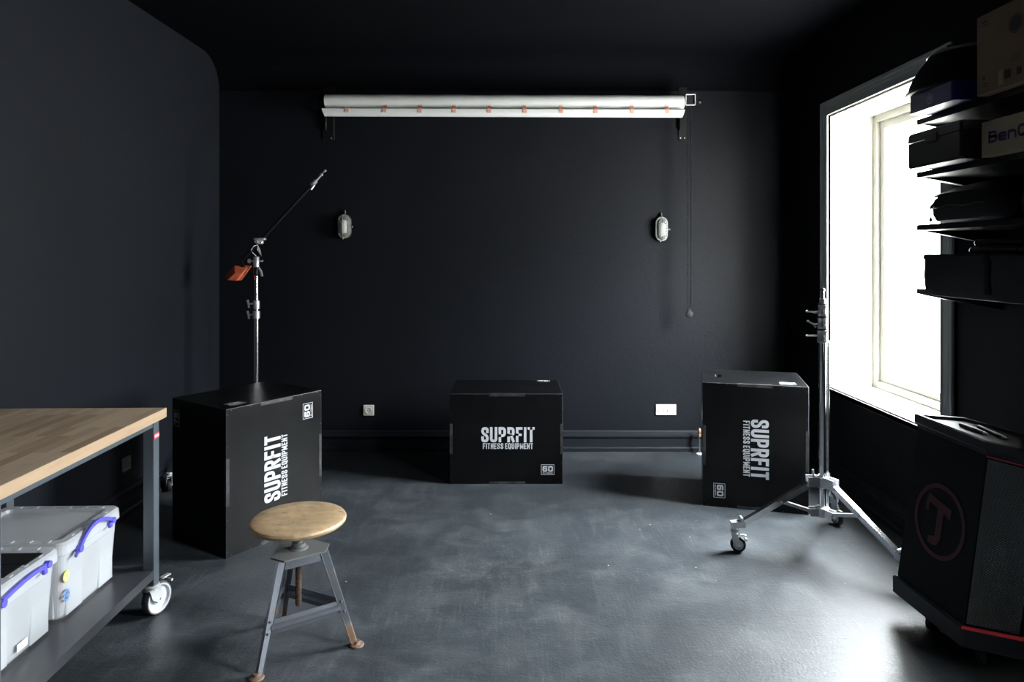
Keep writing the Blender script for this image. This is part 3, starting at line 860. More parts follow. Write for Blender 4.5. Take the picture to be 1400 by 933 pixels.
# apron bars under the plate
b = MB()
hd = [feet[k].normalized() * .095 for k in range(3)]
for k in range(3):
    p, q = hd[k], hd[(k + 1) % 3]; d = (q - p).normalized(); nrm = Vector((d.y, -d.x, 0))
    p2, q2 = p + nrm * .012, q + nrm * .012
    b.loft([[(p2.x, p2.y, ZP - .040), (q2.x, q2.y, ZP - .040), (q2.x, q2.y, ZP), (p2.x, p2.y, ZP)],
            [(p2.x - nrm.x * .005, p2.y - nrm.y * .005, ZP - .040), (q2.x - nrm.x * .005, q2.y - nrm.y * .005, ZP - .040), (q2.x - nrm.x * .005, q2.y - nrm.y * .005, ZP), (p2.x - nrm.x * .005, p2.y - nrm.y * .005, ZP)]])
b.build('apron', 'stool_metal', st)
for k in range(3):
    d = feet[k].normalized(); s = Vector((-d.y, d.x, 0))
    top = d * .099 + Vector((0, 0, ZP - .002)); bot = feet[k] * .965 + Vector((0, 0, .010))
    b = MB(); loops = []
    for q, wdt in ((0, .040), (.5, .036), (1, .030)):
        c = top.lerp(bot, q); hw = wdt / 2; dp = wdt * .62
        # folded V-shaped leg with a rounded outer ridge
        pr = [(-hw, -dp * .5), (-hw * .93, -dp * .5 - .003), (-.006, dp * .5), (.006, dp * .5), (hw * .93, -dp * .5 - .003), (hw, -dp * .5), (hw * .80, -dp * .5 + .001), (.004, dp * .5 - .0045), (-.004, dp * .5 - .0045), (-hw * .80, -dp * .5 + .001)]
        loops.append([tuple(c + s * x + d * y) for x, y in pr])
    b.loft(loops)
    lg = b.build('leg', 'stool_metal', st)
    b = MB(); b.lathe([(.026, 0), (.028, .003), (.026, .007), (.014, .012), (.012, .02)], o=tuple(feet[k]), n=22); b.build('foot_plate', 'foot', lg)
    for zr in (.135, .175):
        q = (ZP - zr) / ZP; c = top.lerp(bot, q)
        for sg in (-1, 1):
            b = MB(); b.tube(tuple(c + s * sg * .008 - d * .002), tuple(c + s * sg * .0125 + d * .0065), .0042, n=10); b.build('rivet', 'stool_metal', lg)
b = MB()
for k in range(3):
    def at(kk, z): 
        d = feet[kk].normalized(); top = d * .099 + Vector((0, 0, ZP)); bot = feet[kk] * .965 + Vector((0, 0, .01))
        return top.lerp(bot, (ZP - z) / (ZP - .01)) - d * .004
    p, q = at(k, .155), at((k + 1) % 3, .155); e = (q - p).normalized()
    p += e * .010; q -= e * .010
    nrm = Vector((e.y, -e.x, 0))
    pr = [(.000, -.027), (.004, -.027), (.006, -.012), (.014, -.006), (.014, .006), (.006, .012), (.004, .027), (.000, .027), (.001, .012), (.010, .004), (.010, -.004), (.001, -.012)]
    b.loft([[tuple(P + nrm * x + Vector((0, 0, y))) for x, y in pr] for P in (p, q)])
b.build('cross_brace', 'stool_metal', st)

# ------------------------------------------------------------------ rolling light stand
A0 = Vector((1.590, 3.531, 0))
rs = thing('rolling_light_stand', 'chrome rolling light stand with three casters, its column before the window', 'light stand', A0)
b = MB()
b.tube((0, 0, .20), (0, 0, 1.085), .0175, n=24); b.build('column', 'chrome', rs)
b = MB(); b.tube((.033, .012, .21), (.033, .012, 1.085), .007, n=14); b.build('guide_rod', 'chrome', rs)
b = MB()
b.tube((0, 0, 1.085), (0, 0, 1.300), .0145, n=20)
for z0, z1, r in ((1.076, 1.142, .0245), (1.146, 1.206, .0225), (1.210, 1.270, .0205)):
    b.lathe([(r, z0), (r + .002, z0 + .004), (r + .002, z0 + .018), (r, z0 + .022), (r, z1 - .018), (r + .002, z1 - .014), (r + .002, z1 - .003), (r * .7, z1)], n=24)
b.build('clamp_collars', 'steel_cast', rs)
for z in (1.143, 1.2065, 1.272): b = MB(); b.lathe([(.024, z), (.024, z + .004), (.016, z + .005)], n=22); b.build('collar_ring', 'rubber', rs)
for z, tl in ((1.112, -.35), (1.170, .1), (1.232, -.25)):
    b = MB(); d = Vector((-1, -.15, 0)).normalized(); p = Vector((0, 0, z)) + d * .022
    b.tube(tuple(p), tuple(p + d * .022), .006, n=12)
    c = p + d * .024; k = Vector((math.cos(tl) * -.6, 0, math.sin(tl) + .35)).normalized()
    for sg in (-1, 1):
        e = c + k * .028 * sg * (1 if sg > 0 else .7) + d * .012
        b.sweep([tuple(c), tuple(c.lerp(e, .5) + d * .002), tuple(e)], [(-.006, -.004), (.006, -.004), (.006, .004), (-.006, .004)], scales=[1.2, .9, 1.2])
        b.lathe([(.001, -.006), (.008, 0), (.001, .006)], o=tuple(e), n=10)
    b.build('clamp_knob', 'steel_cast', rs)
b = MB(); b.tube((0, 0, 1.27), (0, 0, 1.338), .0085, n=16); b.lathe([(.0085, 1.338), (.0115, 1.341), (.0115, 1.352), (.008, 1.354)], n=16); b.build('spigot', 'chrome', rs)
P3 = [Vector((1.144, 3.548, 0)) - A0, Vector((1.798, 3.136, 0)) - A0, Vector((1.828, 3.908, 0)) - A0]
b = MB()
b.lathe([(.026, .335), (.032, .340), (.032, .385), (.026, .392)], n=24)
for p in P3:
    d = p.normalized(); s = Vector((-d.y, d.x, 0))
    for sg in (-1, 1):
        c0 = d * .022 + s * sg * .020; c1 = d * .078 + s * sg * .020
        b.loft([[tuple(c + s * x + Vector((0, 0, z))) for x, z in ((-.004, .342), (.004, .342), (.004, .392), (-.004, .392))] for c in (c0, c1)])
b.tube((-.03, -.01, .385), (-.055, -.018, .402), .006); b.tube((-.055, -.018, .395), (-.058, -.018, .432), .006)
b.build('upper_hub', 'steel_cast', rs)
b = MB(); b.lathe([(.026, .185), (.034, .190), (.034, .232), (.026, .238)], n=24)
for p in P3:
    d = p.normalized(); s = Vector((-d.y, d.x, 0))
    for sg in (-1, 1):
        c0 = d * .022 + s * sg * .016; c1 = d * .066 + s * sg * .016
        b.loft([[tuple(c + s * x + Vector((0, 0, z))) for x, z in ((-.004, .192), (.004, .192), (.004, .230), (-.004, .230))] for c in (c0, c1)])
b.build('lower_hub', 'steel_cast', rs)


def bar(b, p, q, w, h):
    p, q = Vector(p), Vector(q); d = (q - p).normalized(); s = Vector((-d.y, d.x, 0)).normalized(); u = s.cross(d) * -1 if s.cross(d).z < 0 else s.cross(d)
    b.loft([[tuple(c + s * x + u * y) for x, y in ((-w / 2, -h / 2), (w / 2, -h / 2), (w / 2, h / 2), (-w / 2, h / 2))] for c in (p, q)])


for i, p in enumerate(P3):
    d = p.normalized(); R = p.length
    top = d * .055 + Vector((0, 0, .365)); bot = d * (R - .02) + Vector((0, 0, .140))
    b = MB(); bar(b, top, bot, .030, .016); 
    s = Vector((-d.y, d.x, 0))
    for sg in (-1, 1): bar(b, top + s * sg * .013 - Vector((0, 0, .012)), bot + s * sg * .013 - Vector((0, 0, .012)), .003, .020)
    lg = b.build('leg', 'chrome', rs)
    b = MB(); mid = top.lerp(bot, .42) - Vector((0, 0, .010)); bar(b, d * .050 + Vector((0, 0, .211)), mid, .020, .016); b.tube(tuple(mid - s * .020), tuple(mid + s * .020), .005, n=10)
    b.build('strut', 'steel_cast', lg)
    b = MB(); e = d * R
    b.tube(tuple(e + Vector((0, 0, .112))), tuple(e + Vector((0, 0, .150))), .016, n=18)
    bar(b, bot - d * .03 + Vector((0, 0, .004)), d * (R + .018) + Vector((0, 0, .138)), .038, .030)
    b.tube(tuple(e - d * .035 - s * .02 + Vector((0, 0, .168))), tuple(e - d * .035 + s * .02 + Vector((0, 0, .168))), .009, n=12)
    b.build('caster_socket', 'steel_cast', lg)
    fo = caster(rs, 'caster', tuple(e), (-.25, -2.0, -1.3)[i], .0385, .022, .112, 'zinc', 'rubber', 'steel_cast', True, .018)

# ------------------------------------------------------------------ boom stand behind the left box
YB0 = 4.75; B0 = Vector((wx(350.5, YB0), YB0, 0))
bs = thing('boom_stand', 'chrome boom stand with black arm standing behind the tall box', 'light stand', B0)
zz = lambda v: wz(v, YB0)
b = MB(); b.tube((0, 0, .16), (0, 0, zz(434)), .0165, n=24); b.build('column', 'chrome', bs)
b = MB(); b.tube((0, 0, zz(434)), (0, 0, zz(372)), .0125, n=20); b.build('upper_column', 'chrome', bs)
b = MB()
for v0, v1, r in ((436, 425, .024), (423, 411, .022)):
    z0, z1 = zz(v0), zz(v1); b.lathe([(r * .8, z0), (r, z0 + .004), (r, z1 - .004), (r * .8, z1)], n=22)
b.build('clamp_collars', 'steel_cast', bs)
for z, sg in ((zz(430), -1), (zz(415), -1)):
    b = MB(); b.tube((0, 0, z), (-.050, -.01, z - .004), .006, n=10)
    b.sweep([(-.046, -.01, z - .030), (-.050, -.01, z), (-.058, -.01, z + .024)], [(-.006, -.005), (.006, -.005), (.006, .005), (-.006, .005)]); b.build('clamp_knob', 'steel_cast', bs)
b = MB()
b.lathe([(.015, zz(377)), (.020, zz(376)), (.020, zz(366)), (.015, zz(365))], n=20)
b.build('head_socket', 'black_metal', bs)
b = MB(); b.lathe([(.013, zz(366)), (.019, zz(365)), (.019, zz(352)), (.014, zz(350.5))], n=20)
b.tube((-.055, 0, zz(357)), (.045, 0, zz(357)), .007, n=12); b.tube((-.055, 0, zz(357)), (-.042, 0, zz(357)), .016, n=14)
b.sweep([(.018, -.01, zz(366)), (.036, -.012, zz(371)), (.044, -.012, zz(378))], [(-.009, -.005), (.009, -.005), (.009, .005), (-.009, .005)])
b.build('tilt_head', 'steel_cast', bs)
P = lambda u, v: Vector((wx(u, YB0), YB0, wz(v, YB0))) - B0
piv = P(355, 329)
b = MB()
b.sweep([tuple(P(355, 351)), tuple(P(353, 342)), tuple(P(355, 334))], [(-.012, -.010), (.012, -.010), (.012, .010), (-.012, .010)])
b.build('swivel_arm', 'black_metal', bs)
b = MB(); b.box(piv.x - .036, piv.x + .040, -.020, .020, piv.z + .002, piv.z + .018, .004, 1); b.box(piv.x - .024, piv.x + .024, -.018, .018, piv.z - .026, piv.z + .002, .006, 1)
b.tube((piv.x - .01, -.045, piv.z - .008), (piv.x - .01, .03, piv.z - .008), .010, n=14); b.build('boom_clamp', 'steel_cast', bs)
tip, tail = P(432, 247), P(329, 359)
b = MB(); b.tube(tuple(tail), tuple(tip), .0105, n=18); ba = b.build('boom_arm', 'black_metal', bs)
dr = (tip - tail).normalized()
b = MB(); b.tube(tuple(tip - dr * .045), tuple(tip), .0165, n=16); b.tube(tuple(tip), tuple(tip + dr * .065), .008, n=14)
b.tube(tuple(tip + dr * .050), tuple(tip + dr * .062), .012, n=14); b.tube(tuple(tip + dr * .085), tuple(tip + dr * .100), .009, n=14); b.tube(tuple(tip + dr * .06), tuple(tip + dr * .09), .004, n=8)
b.sweep([tuple(tip - dr * .02), tuple(tip - dr * .03 + Vector((.012, -.015, -.012))), tuple(tip - dr * .06 + Vector((.014, -.02, -.022)))], [(-.006, -.004), (.006, -.004), (.006, .004), (-.006, .004)])
b.build('boom_tip', 'steel_cast', ba)
b = MB(); b.wire([tuple(P(354, 334)), tuple(P(349, 337) + Vector((0, -.03, 0))), tuple(P(346, 342) + Vector((0, -.035, 0))), tuple(P(348, 346) + Vector((0, -.03, 0))), tuple(P(351, 351))], .0032); b.build('safety_cable', 'steel_cast', bs)
# counterweight: chamfered block hanging on the tail of the arm
cwt = thing('counterweight', 'orange red metal counterweight hanging on the boom tail', 'counterweight', tuple(B0 + tail), 0)
q = lambda u, v, dy: tuple(P(u, v) + Vector((0, dy, 0)) - tail)
tt = bmesh.new()
for p in (q(320.6, 362.5, 0), q(341, 364, 0), q(307, 378, 0), q(325.4, 373.4, -.055), q(335, 373.8, -.055), q(314, 382.8, -.045), q(326.6, 383.7, -.045), q(320.6, 361.5, .06), q(340, 364, .06), q(307, 378, .055), q(326.6, 384, .05)):
    tt.verts.new(p)
bmesh.ops.convex_hull(tt, input=tt.verts[:])
bmesh.ops.bevel(tt, geom=tt.edges[:], offset=.003, segments=2, profile=.5, affect='EDGES')
b = MB(); b.merge(tt); b.build('weight_block', 'orange', cwt)
b = MB(); b.sweep([q(333, 366, 0), q(330, 358, 0)], [(-.012, -.010), (.012, -.010), (.012, .010), (-.012, .010)]); b.tube((0, -.02, 0), (0, .02, 0), .021, n=16); b.build('weight_hook', 'black_metal', cwt)
# stand base
FB = []
for a, q_ in ((216, .545), (330, .545), (88, .50)):
    FB.append(Vector((math.cos(math.radians(a)), math.sin(math.radians(a)), 0)) * q_)
b = MB(); b.lathe([(.026, .40), (.032, .405), (.032, .45), (.026, .455)], n=22); b.build('upper_hub', 'steel_cast', bs)
b = MB(); b.lathe([(.026, .17), (.034, .175), (.034, .215), (.026, .22)], n=22); b.build('lower_hub', 'steel_cast', bs)
for p in FB:
    d = p.normalized(); s = Vector((-d.y, d.x, 0)); top = d * .03 + Vector((0, 0, .43)); bot = d * (p.length - .02) + Vector((0, 0, .135))
    b = MB(); bar(b, top, bot, .030, .018); lg = b.build('leg', 'chrome', bs)
    b = MB(); bar(b, d * .03 + Vector((0, 0, .195)), top.lerp(bot, .5), .018, .014); b.build('strut', 'steel_cast', lg)
    caster(bs, 'caster', tuple(p), 2.2, .0385, .022, .125, 'zinc', 'rubber', 'steel_cast', True, .018)

# ------------------------------------------------------------------ paper backdrop roll
RY = 5.20
z1, z2 = wz(139.3, RY), wz(154.5, RY)
xa, xb = wx(445.5, RY), wx(934, RY)
br = thing('backdrop_roll', 'long white paper backdrop roll hung high across the back wall', 'backdrop roll', ((xa + xb) / 2, RY, z1))
O = Vector(br.location); dz = -.006
b = MB(); n = 40; loops = []
for i in range(25):
    q = i / 24; x = xa + (xb - xa) * q; zc = z1 + dz * q; r = .0545 + .0012 * math.sin(q * 40)
    loops.append([(x, RY + math.cos(2 * PI * k / n) * r, zc + math.sin(2 * PI * k / n) * r) for k in range(n)])
b.loft(loops, smooth=True); b.build('paper_roll', 'paper', br, O)
b = MB(); b.tube((xa - .02, RY, z1), (xb + .035, RY, z1 + dz), .022, n=20); b.build('core_tube', 'black_metal', br, O)
b = MB(); loops = []
yh = RY - .038
for q in (0, 1):
    x = (xa - .012) if q == 0 else xb - .002; zc = z2 + dz * q - .003 * q; pts = []
    for k in range(25):
        a = PI + PI * k / 24; pts.append((yh + math.cos(a) * .034, zc + .018 + math.sin(a) * .052))
    pts += [(yh + .030, zc + .022), (yh, zc + .024), (yh - .030, zc + .022)]
    loops.append([(x + (.014 if q == 0 else -.014) * max(0, (zc + .02 - z) / .05), y, z) for y, z in pts])
b.loft(loops, smooth=True); b.build('hem_tube', 'paper_hem', br, O)
for i, u in enumerate((474.5, 525.5, 574, 621, 669, 717.5, 767, 814.5, 864, 912)):
    x = wx(u, yh - .03); q = (x - xa) / (xb - xa); zc = z2 + dz * q - .003 * q
    b = MB(); w_ = .0145; sl = random.uniform(-.004, .004)
    zu = z1 + dz * q; path = [(yh - .0340, zc - .010), (yh - .0352, zc + .006), (yh - .0350, zc + .020), (yh - .0315, zc + .0265), (RY - .0405, zu - .0395), (RY - .0470, zu - .0300 + random.uniform(-.002, .004))]
    if i == 0: path = path[:4] + [(yh - .020, zc + .034)]
    lo = [[(x + sx * w_ + sl * j, y, z) for (sx) in (-1, 1) for _ in (0,)] for j, (y, z) in enumerate(path)]
    vs = []; fs = []
    for j, (y, z) in enumerate(path):
        for sx in (-1, 1):
            for t_ in (0, .0012): vs.append((x + sx * w_ + sl * j * .3, y - t_, z))
    for j in range(len(path) - 1):
        k = j * 4; m_ = k + 4
        fs += [(k + 1, k + 3, m_ + 3, m_ + 1), (k, m_, m_ + 2, k + 2), (k, k + 1, m_ + 1, m_), (k + 2, m_ + 2, m_ + 3, k + 3)]
    b._add(vs, fs); b.build('tape_strip', 'tape', br, O)
# square end bracket
b = MB(); x0, x1 = wx(937, RY - .04), wx(950.5, RY - .04); zz0, zz1 = wz(144.2, RY - .04), wz(129, RY - .04); t_ = .005
for q in ((x0, x1, zz0, zz0 + t_), (x0, x1, zz1 - t_, zz1), (x0, x0 + t_, zz0, zz1), (x1 - t_, x1, zz0, zz1)): b.box(q[0], q[1], RY - .052, RY - .030, q[2], q[3], .001, 1)
eb = b.build('end_bracket', 'white_metal', br, O); eb['label'] = 'white square end bracket'
b = MB(); b.box(x0 + .006, x1 - .006, RY - .040, RY + .03, zz0 + .006, zz1 - .006, .004, 1); b.build('chain_drive', 'black_plastic', br, O)
b = MB(); b.tube((x1 - .002, RY - .02, z1 - .004), (x1 + .032, RY - .02, z1 - .004), .004, n=8); b.tube((x1 + .028, RY - .02, z1 - .004), (x1 + .046, RY - .02, z1 - .004), .017, n=16); b.build('end_knob', 'black_plastic', br, O)
# the two wall brackets
for k, (u0, u1, lab) in enumerate(((440, 456, 'black metal wall bracket holding the roll end above the boom arm'), (928.5, 940, 'black metal wall bracket beside the pull chain'))):
    xm0, xm1 = wx(u0, YB - .03), wx(u1, YB - .03); zb, zt = wz(191, YB - .03), wz(118, YB - .03)
    t = thing('wall_bracket', lab, 'bracket', ((xm0 + xm1) / 2, YB, zb), 0, 'roll brackets'); OO = t.location
    b = MB(); b.box(xm0, xm1, YB - .008, YB, zb, zt, .002, 1); b.build('back_plate', 'black_metal', t, OO)
    b = MB(); xc = (xm0 + xm1) / 2
    if k == 0: xc = xa - .035; b.box(xc - .01, xm1, YB - .018, YB - .008, z1 - .03, z1 + .03, .002, 1)
    else: xc = xb + .008; 
    b.box(xc - .005, xc + .005, RY - .035, YB - .008, z1 - .075, z1 - .055, .002, 1); b.box(xc - .005, xc + .005, RY - .035, RY - .025, z1 - .075, z1 - .03, .002, 1)
    b.box(xc - .005, xc + .005, YB - .03, YB - .008, z1 - .19, z1 - .055, .002, 1)
    b.lathe([(.026, -.006), (.026, .006)], o=(xc, RY, z1), ax=(1, 0, 0), n=24); b.box(xc - .005, xc + .005, RY - .012, RY + .012, z1 - .07, z1 - .02)
    b.build('hook_arm', 'black_metal', t, OO)
    b = MB()
    for dx in ((-.25, .25) if k else (.25,)):
        x = (xm0 + xm1) / 2 + dx * (xm1 - xm0); b.lathe([(.0055, 0), (.005, .003), (.001, .0045)], o=(x, YB - .008, zb + .016), ax=(0, -1, 0), n=12)
    b.build('screw_head', 'steel_cast', t, OO)

# pull chain
CY = 5.20
ct = thing('pull_chain', 'long black plastic loop chain hanging from the roll end down the back wall', 'chain', (wx(942.5, CY), CY, wz(429, CY)))
O = Vector(ct.location); b = MB()
for u in (940.3, 945.0):
    x = wx(u, CY); z = wz(146, CY); zl = wz(427, CY); i = 0
    b.tube((x, CY, zl), (x, CY, z), .0017, n=6)
    while z > zl:
        xx = x + (wx(942.5, CY) - x) * max(0, 1 - (z - zl) / .05) * .6
        if u < 942: b.tube((xx - .007, CY, z - .005), (xx + .007, CY - .002, z + .005), .0042, n=7)
        else: b.lathe([(.001, -.0052), (.0044, -.003), (.0056, 0), (.0044, .003), (.001, .0052)], o=(xx, CY, z), n=8)
        z -= .0225 if u < 942 else .0142; i += 1
b.build('bead_loop', 'chain', ct, O)
b = MB(); zc = wz(430, CY); b.lathe([(.001, -.010), (.020, -.010), (.027, -.006), (.028, .0), (.027, .006), (.020, .010), (.001, .010)], o=(wx(942.5, CY), CY, zc), ax=(0, -1, 0), n=28)
b.box(wx(942.5, CY) - .012, wx(942.5, CY) + .012, CY - .008, CY + .008, zc + .020, zc + .045, .003, 1)
b.build('chain_weight', 'chain', ct, O)

# ------------------------------------------------------------------ oval bulkhead lamps
def bulkhead(u, v, label):
    x, z = wx(u, YB - .05), wz(v, YB - .05)
    t = thing('bulkhead_lamp', label, 'wall lamp', (x, YB, z), 0, 'oval bulkhead lamps')
    def oval(hw, hh, y, n=12):
        pts = []
        for i in range(n + 1): a = PI * i / n; pts.append((hw * math.cos(a), y, hh - hw + hw * math.sin(a)))
        for i in range(n + 1): a = PI + PI * i / n; pts.append((hw * math.cos(a), y, -hh + hw + hw * math.sin(a)))
        return pts
    b = MB(); b.loft([oval(.052, .098, 0), oval(.052, .098, -.025), oval(.046, .092, -.032)]); b.tube((.0, -.014, .095), (0, -.014, .116), .011, n=14); b.tube((0, -.014, .114), (0, -.014, .128), .007, n=12)
    b.build('back_housing', 'black_plastic', t)
    b = MB(); b.loft([oval(.047, .093, -.028), oval(.047, .093, -.040), oval(.037, .083, -.040), oval(.037, .083, -.030)], cap0=False, cap1=False)
    b.tube((.047, -.034, -.004), (.064, -.034, -.004), .004, n=10); b.tube((.060, -.034, -.004), (.066, -.034, -.004), .0075, n=10); b.tube((-.01, -.034, -.1), (-.01, -.034, -.092), .005, n=8)
    b.build('clamp_rim', 'lamp_cage', t)
    b = MB(); b.loft([oval(.038, .084, -.034), oval(.038, .084, -.058), oval(.033, .079, -.074), oval(.020, .066, -.082)], cap0=False, cap1=True, smooth=True); b.build('glass_cover', 'lamp_glass', t)
    b = MB(); b.lathe([(.001, -.058), (.012, -.054), (.020, -.045), (.022, -.03), (.022, .03), (.018, .046), (.001, .05)], o=(0, -.046, 0), n=20); b.build('lamp_bulb', 'bulb', t)
    b = MB(); b.wire([(-.001, -.036, .090), (0, -.075, .082), (0, -.086, .06), (0, -.086, -.06), (0, -.075, -.082), (0, -.036, -.090)], .0016, 6, up=(1, 0, .01))
    b.wire([(-.046, -.036, .032), (-.040, -.066, .032), (-.024, -.085, .032), (.024, -.085, .032), (.040, -.066, .032), (.046, -.036, .032)], .0016, 6)
    b.build('wire_guard', 'lamp_cage', t)
    return t


bulkhead(469.8, 309.5, 'unlit oval bulkhead wall lamp beside the boom arm tip')
bulkhead(905.2, 313.2, 'unlit oval bulkhead wall lamp beside the pull chain')


# ------------------------------------------------------------------ sockets
def socket(loc, rz, label, n=1, m='socket'):
    t = thing('wall_socket' if n == 1 else 'double_wall_socket', label, 'socket', loc, rz)
    W = .082 if n == 1 else .156
    b = MB(); b.box(-W / 2, W / 2, -.011, 0, -.041, .041, .003, 2)
    b.build('cover_plate', m, t)
    for k in range(n):
        cx = 0 if n == 1 else (-.036 + .072 * k)
        b = MB(); b.lathe([(.022, -.004), (.026, .0), (.026, .0045), (.0215, .0045), (.020, .0008), (.001, .0008)], o=(cx, -.011, 0), ax=(0, -1, 0), n=30); s = b.build('socket_insert', m, t)
        b = MB()
        for dx in (-.0095, .0095): b.tube((cx + dx, -.0128, 0), (cx + dx, -.0118, 0), .0028, n=10)
        b.box(cx - .002, cx + .002, -.0128, -.0118, .017, .021); b.box(cx - .002, cx + .002, -.0128, -.0118, -.021, -.017)
        b.tube((cx, -.0128, -.009), (cx, -.0118, -.009), .002, n=8); b.build('pin_hole', 'pin', s)
    return t


socket((wx(504.3, YB), YB, wz(561, YB)), 0, 'single cream wall socket low on the dark back wall')
socket((wx(910.2, YB), YB, wz(560.2, YB)), 0, 'double cream wall socket low on the back wall near the corner', 2)
socket((XL, 4.05, .297), PI / 2, 'single darker cream wall socket on the left wall under the bench', 1, 'socket_dark')

# copper pipe stub beside the right box
X0, Y0 = wx(956.8, 5.25), 5.262
t = thing('pipe_stub', 'short chrome pipe standing on the floor against the skirting by the right box', 'pipe', (X0, Y0, 0))
b = MB(); b.tube((0, 0, .003), (0, 0, .13), .0085, n=16); b.build('pipe', 'chrome', t)
b = MB(); b.lathe([(.026, 0), (.026, .004), (.012, .010), (.009, .012)], n=24); b.build('floor_collar', 'white_dish', t)
b = MB(); b.lathe([(.0085, .13), (.013, .134), (.013, .150), (.011, .152), (.011, .168), (.0135, .170), (.0135, .186), (.008, .196), (.001, .197)], n=18); v_ = b.build('valve_cap', 'brass', t); v_['label'] = 'copper valve cap'

# ------------------------------------------------------------------ shelves
SX0, SY0, SY1 = 1.780, 1.75, 3.035
ST = [1.379, 1.658, 1.889, 2.120]
names = ['lowest', 'second from the bottom', 'third from the bottom', 'topmost']
for zt, nm in zip(ST, names):
    t = thing('wall_shelf', 'black wall shelf beside the window, %s of four' % nm, 'shelf', (XR, (SY0 + SY1) / 2, zt - .024), 0, 'black wall shelves'); O = Vector(t.location)
    b = MB(); b.box(SX0, XR, SY0, SY1, zt - .024, zt, .0015, 1); b.build('board', 'shelf', t, O)
    for yy in (SY1 - .03, SY0 + .2):
        b = MB(); b.loft([[(SX0 + .01, yy - .012, zt - .0255), (XR, yy - .012, zt - .0255), (XR, yy - .012, zt - .092), (SX0 + .01, yy - .012, zt - .028)], [(SX0 + .01, yy + .012, zt - .0255), (XR, yy + .012, zt - .0255), (XR, yy + .012, zt - .092), (SX0 + .01, yy + .012, zt - .028)]])
        b.build('bracket', 'black_metal', t, O)
FX = lambda X: (lambda y, z, h: Vector((X - h, y, z)))


def on_shelf(name, label, cat, x, y, z, group=None): return thing(name, label, cat, (x, y, z), 0, group)


# blue box (top shelf)
zt = ST[3]; t = on_shelf('retail_box', 'dark blue cardboard box with a pale ring emblem on the top shelf', 'box', 1.85, 2.776, zt); O = Vector(t.location)
b = MB(); b.loft([rrect(1.855, 2.776, .173, .151, .02, zt, 5), rrect(1.855, 2.776, .173, .151, .02, zt + .075, 5)]); b.build('carton', 'blue_box', t, O)
b = MB(); fr = FX(1.682); yy = 571.4; Yc = 1.682 * F / yy; zc = wz(135, Yc); g2 = (lambda y, z, h: fr(y, z, h))
ring(b, Yc, zc, .0155, .0195, g2); ring(b, Yc, zc, .004, .0095, g2, a0=-60, a1=240); flat_rect(b, Yc - .0015, Yc + .0015, zc, zc + .011, g2); b.build('ring_emblem', 'blue_ink', t, O)
# black beauty dish
t = on_shelf('beauty_dish', 'black dome shaped light reflector lying face down on the blue box', 'light reflector', 1.890, 2.838, zt + .0755); O = Vector(t.location)
b = MB(); b.lathe([(.229, .0), (.236, .004), (.236, .012), (.228, .016), (.222, .045), (.205, .080), (.185, .112), (.166, .138), (.155, .152), (.155, .160), (.148, .163), (.001, .163)], n=64); b.build('dish_shell', 'black_plastic', t)
b = MB(); b.lathe([(.155, .154), (.160, .156), (.161, .164), (.153, .167), (.147, .164)], n=64, cap=False); q = b.build('rim_ring', 'pearl', t); q['label'] = 'grey rim ring'
b = MB(); b.tube((-.10, -.02, .163), (-.10, -.02, .178), .006, n=10); b.tube((-.118, -.02, .180), (-.085, -.02, .186), .008, n=10); b.build('mount_screw', 'steel_cast', t)
# big brown carton
t = on_shelf('cardboard_carton', 'large brown cardboard carton with a printed ring on the top shelf', 'box', 1.93, 2.30, zt); O = Vector(t.location)
XC = 1.741
b = MB(); b.box(XC, 2.12, 2.02, 2.585, zt, zt + .295, .003, 1); b.build('carton', 'carton', t, O)
b = MB(); fr = FX(XC); Yc = XC * F / 688.6; zc = wz(31.4, Yc); ring(b, Yc, zc, .031, .034, fr); ring(b, Yc, zc, .0, .028, fr, .0004); b.build('printed_ring', 'carton_ink', t, O)
Yy = lambda u: XC * F / (u - CX)
def mark(u0, u1, v0, v1, nm_='printed_mark', m_='carton_ink'): 
    ya, yb = Yy(u0), Yy(u1); ym = (ya + yb) / 2; b = MB()
    flat_rect(b, yb, ya, wz(v1, ym), wz(v0, ym), fr); b.build(nm_, m_, t, O)
for q in ((1342, 1350, 29, 31.5), (1342, 1353, 34, 35.2), (1344, 1347, 105, 110), (1344, 1352, 114, 115.2), (1344, 1351, 118, 119)): mark(*q)
for k in range(5): mark(1382, 1396, 72 + k * 2.6, 72.7 + k * 2.6)
mark(1373, 1382, 95, 107); mark(1390, 1397, 91, 101)
mark(1365, 1372, 96, 116, 'sticker', 'carton_pale')
# black case on shelf 3 and pale retail box
zt = ST[2]; t = on_shelf('equipment_case', 'long flat black case on the shelf below the blue box', 'case', 1.86, 2.75, zt); O = Vector(t.location)
b = MB(); b.loft([rrect(1.875, 2.756, .191, .172, .012, zt, 3), rrect(1.875, 2.756, .195, .176, .012, zt + .01, 3), rrect(1.875, 2.756, .195, .176, .012, zt + .105, 3)]); b.build('case_base', 'black_plastic', t, O)
b = MB(); b.loft([rrect(1.875, 2.756, .197, .178, .013, zt + .108, 3), rrect(1.875, 2.756, .195, .176, .013, zt + .140, 3), rrect(1.875, 2.756, .188, .169, .012, zt + .147, 3)]); b.build('case_lid', 'black_plastic', t, O)
b = MB(); b.box(1.674, 1.682, 2.72, 2.80, zt + .09, zt + .125, .003, 1); b.build('latch', 'black_plastic', t, O)
t = on_shelf('projector_box', 'pale retail box with purple lettering on the shelf below the big carton', 'box', 1.93, 2.28, zt); O = Vector(t.location)
XQ = 1.745; b = MB(); b.box(XQ, 2.10, 2.02, 2.564, zt, zt + .130, .002, 1); b.build('carton', 'carton_pale', t, O)
b = MB(); ya, yb = XQ * F / (1351.5 - CX), XQ * F / (1405 - CX); fr = FX(XQ)
rev = lambda x, z, h: fr(ya - x, z, h)
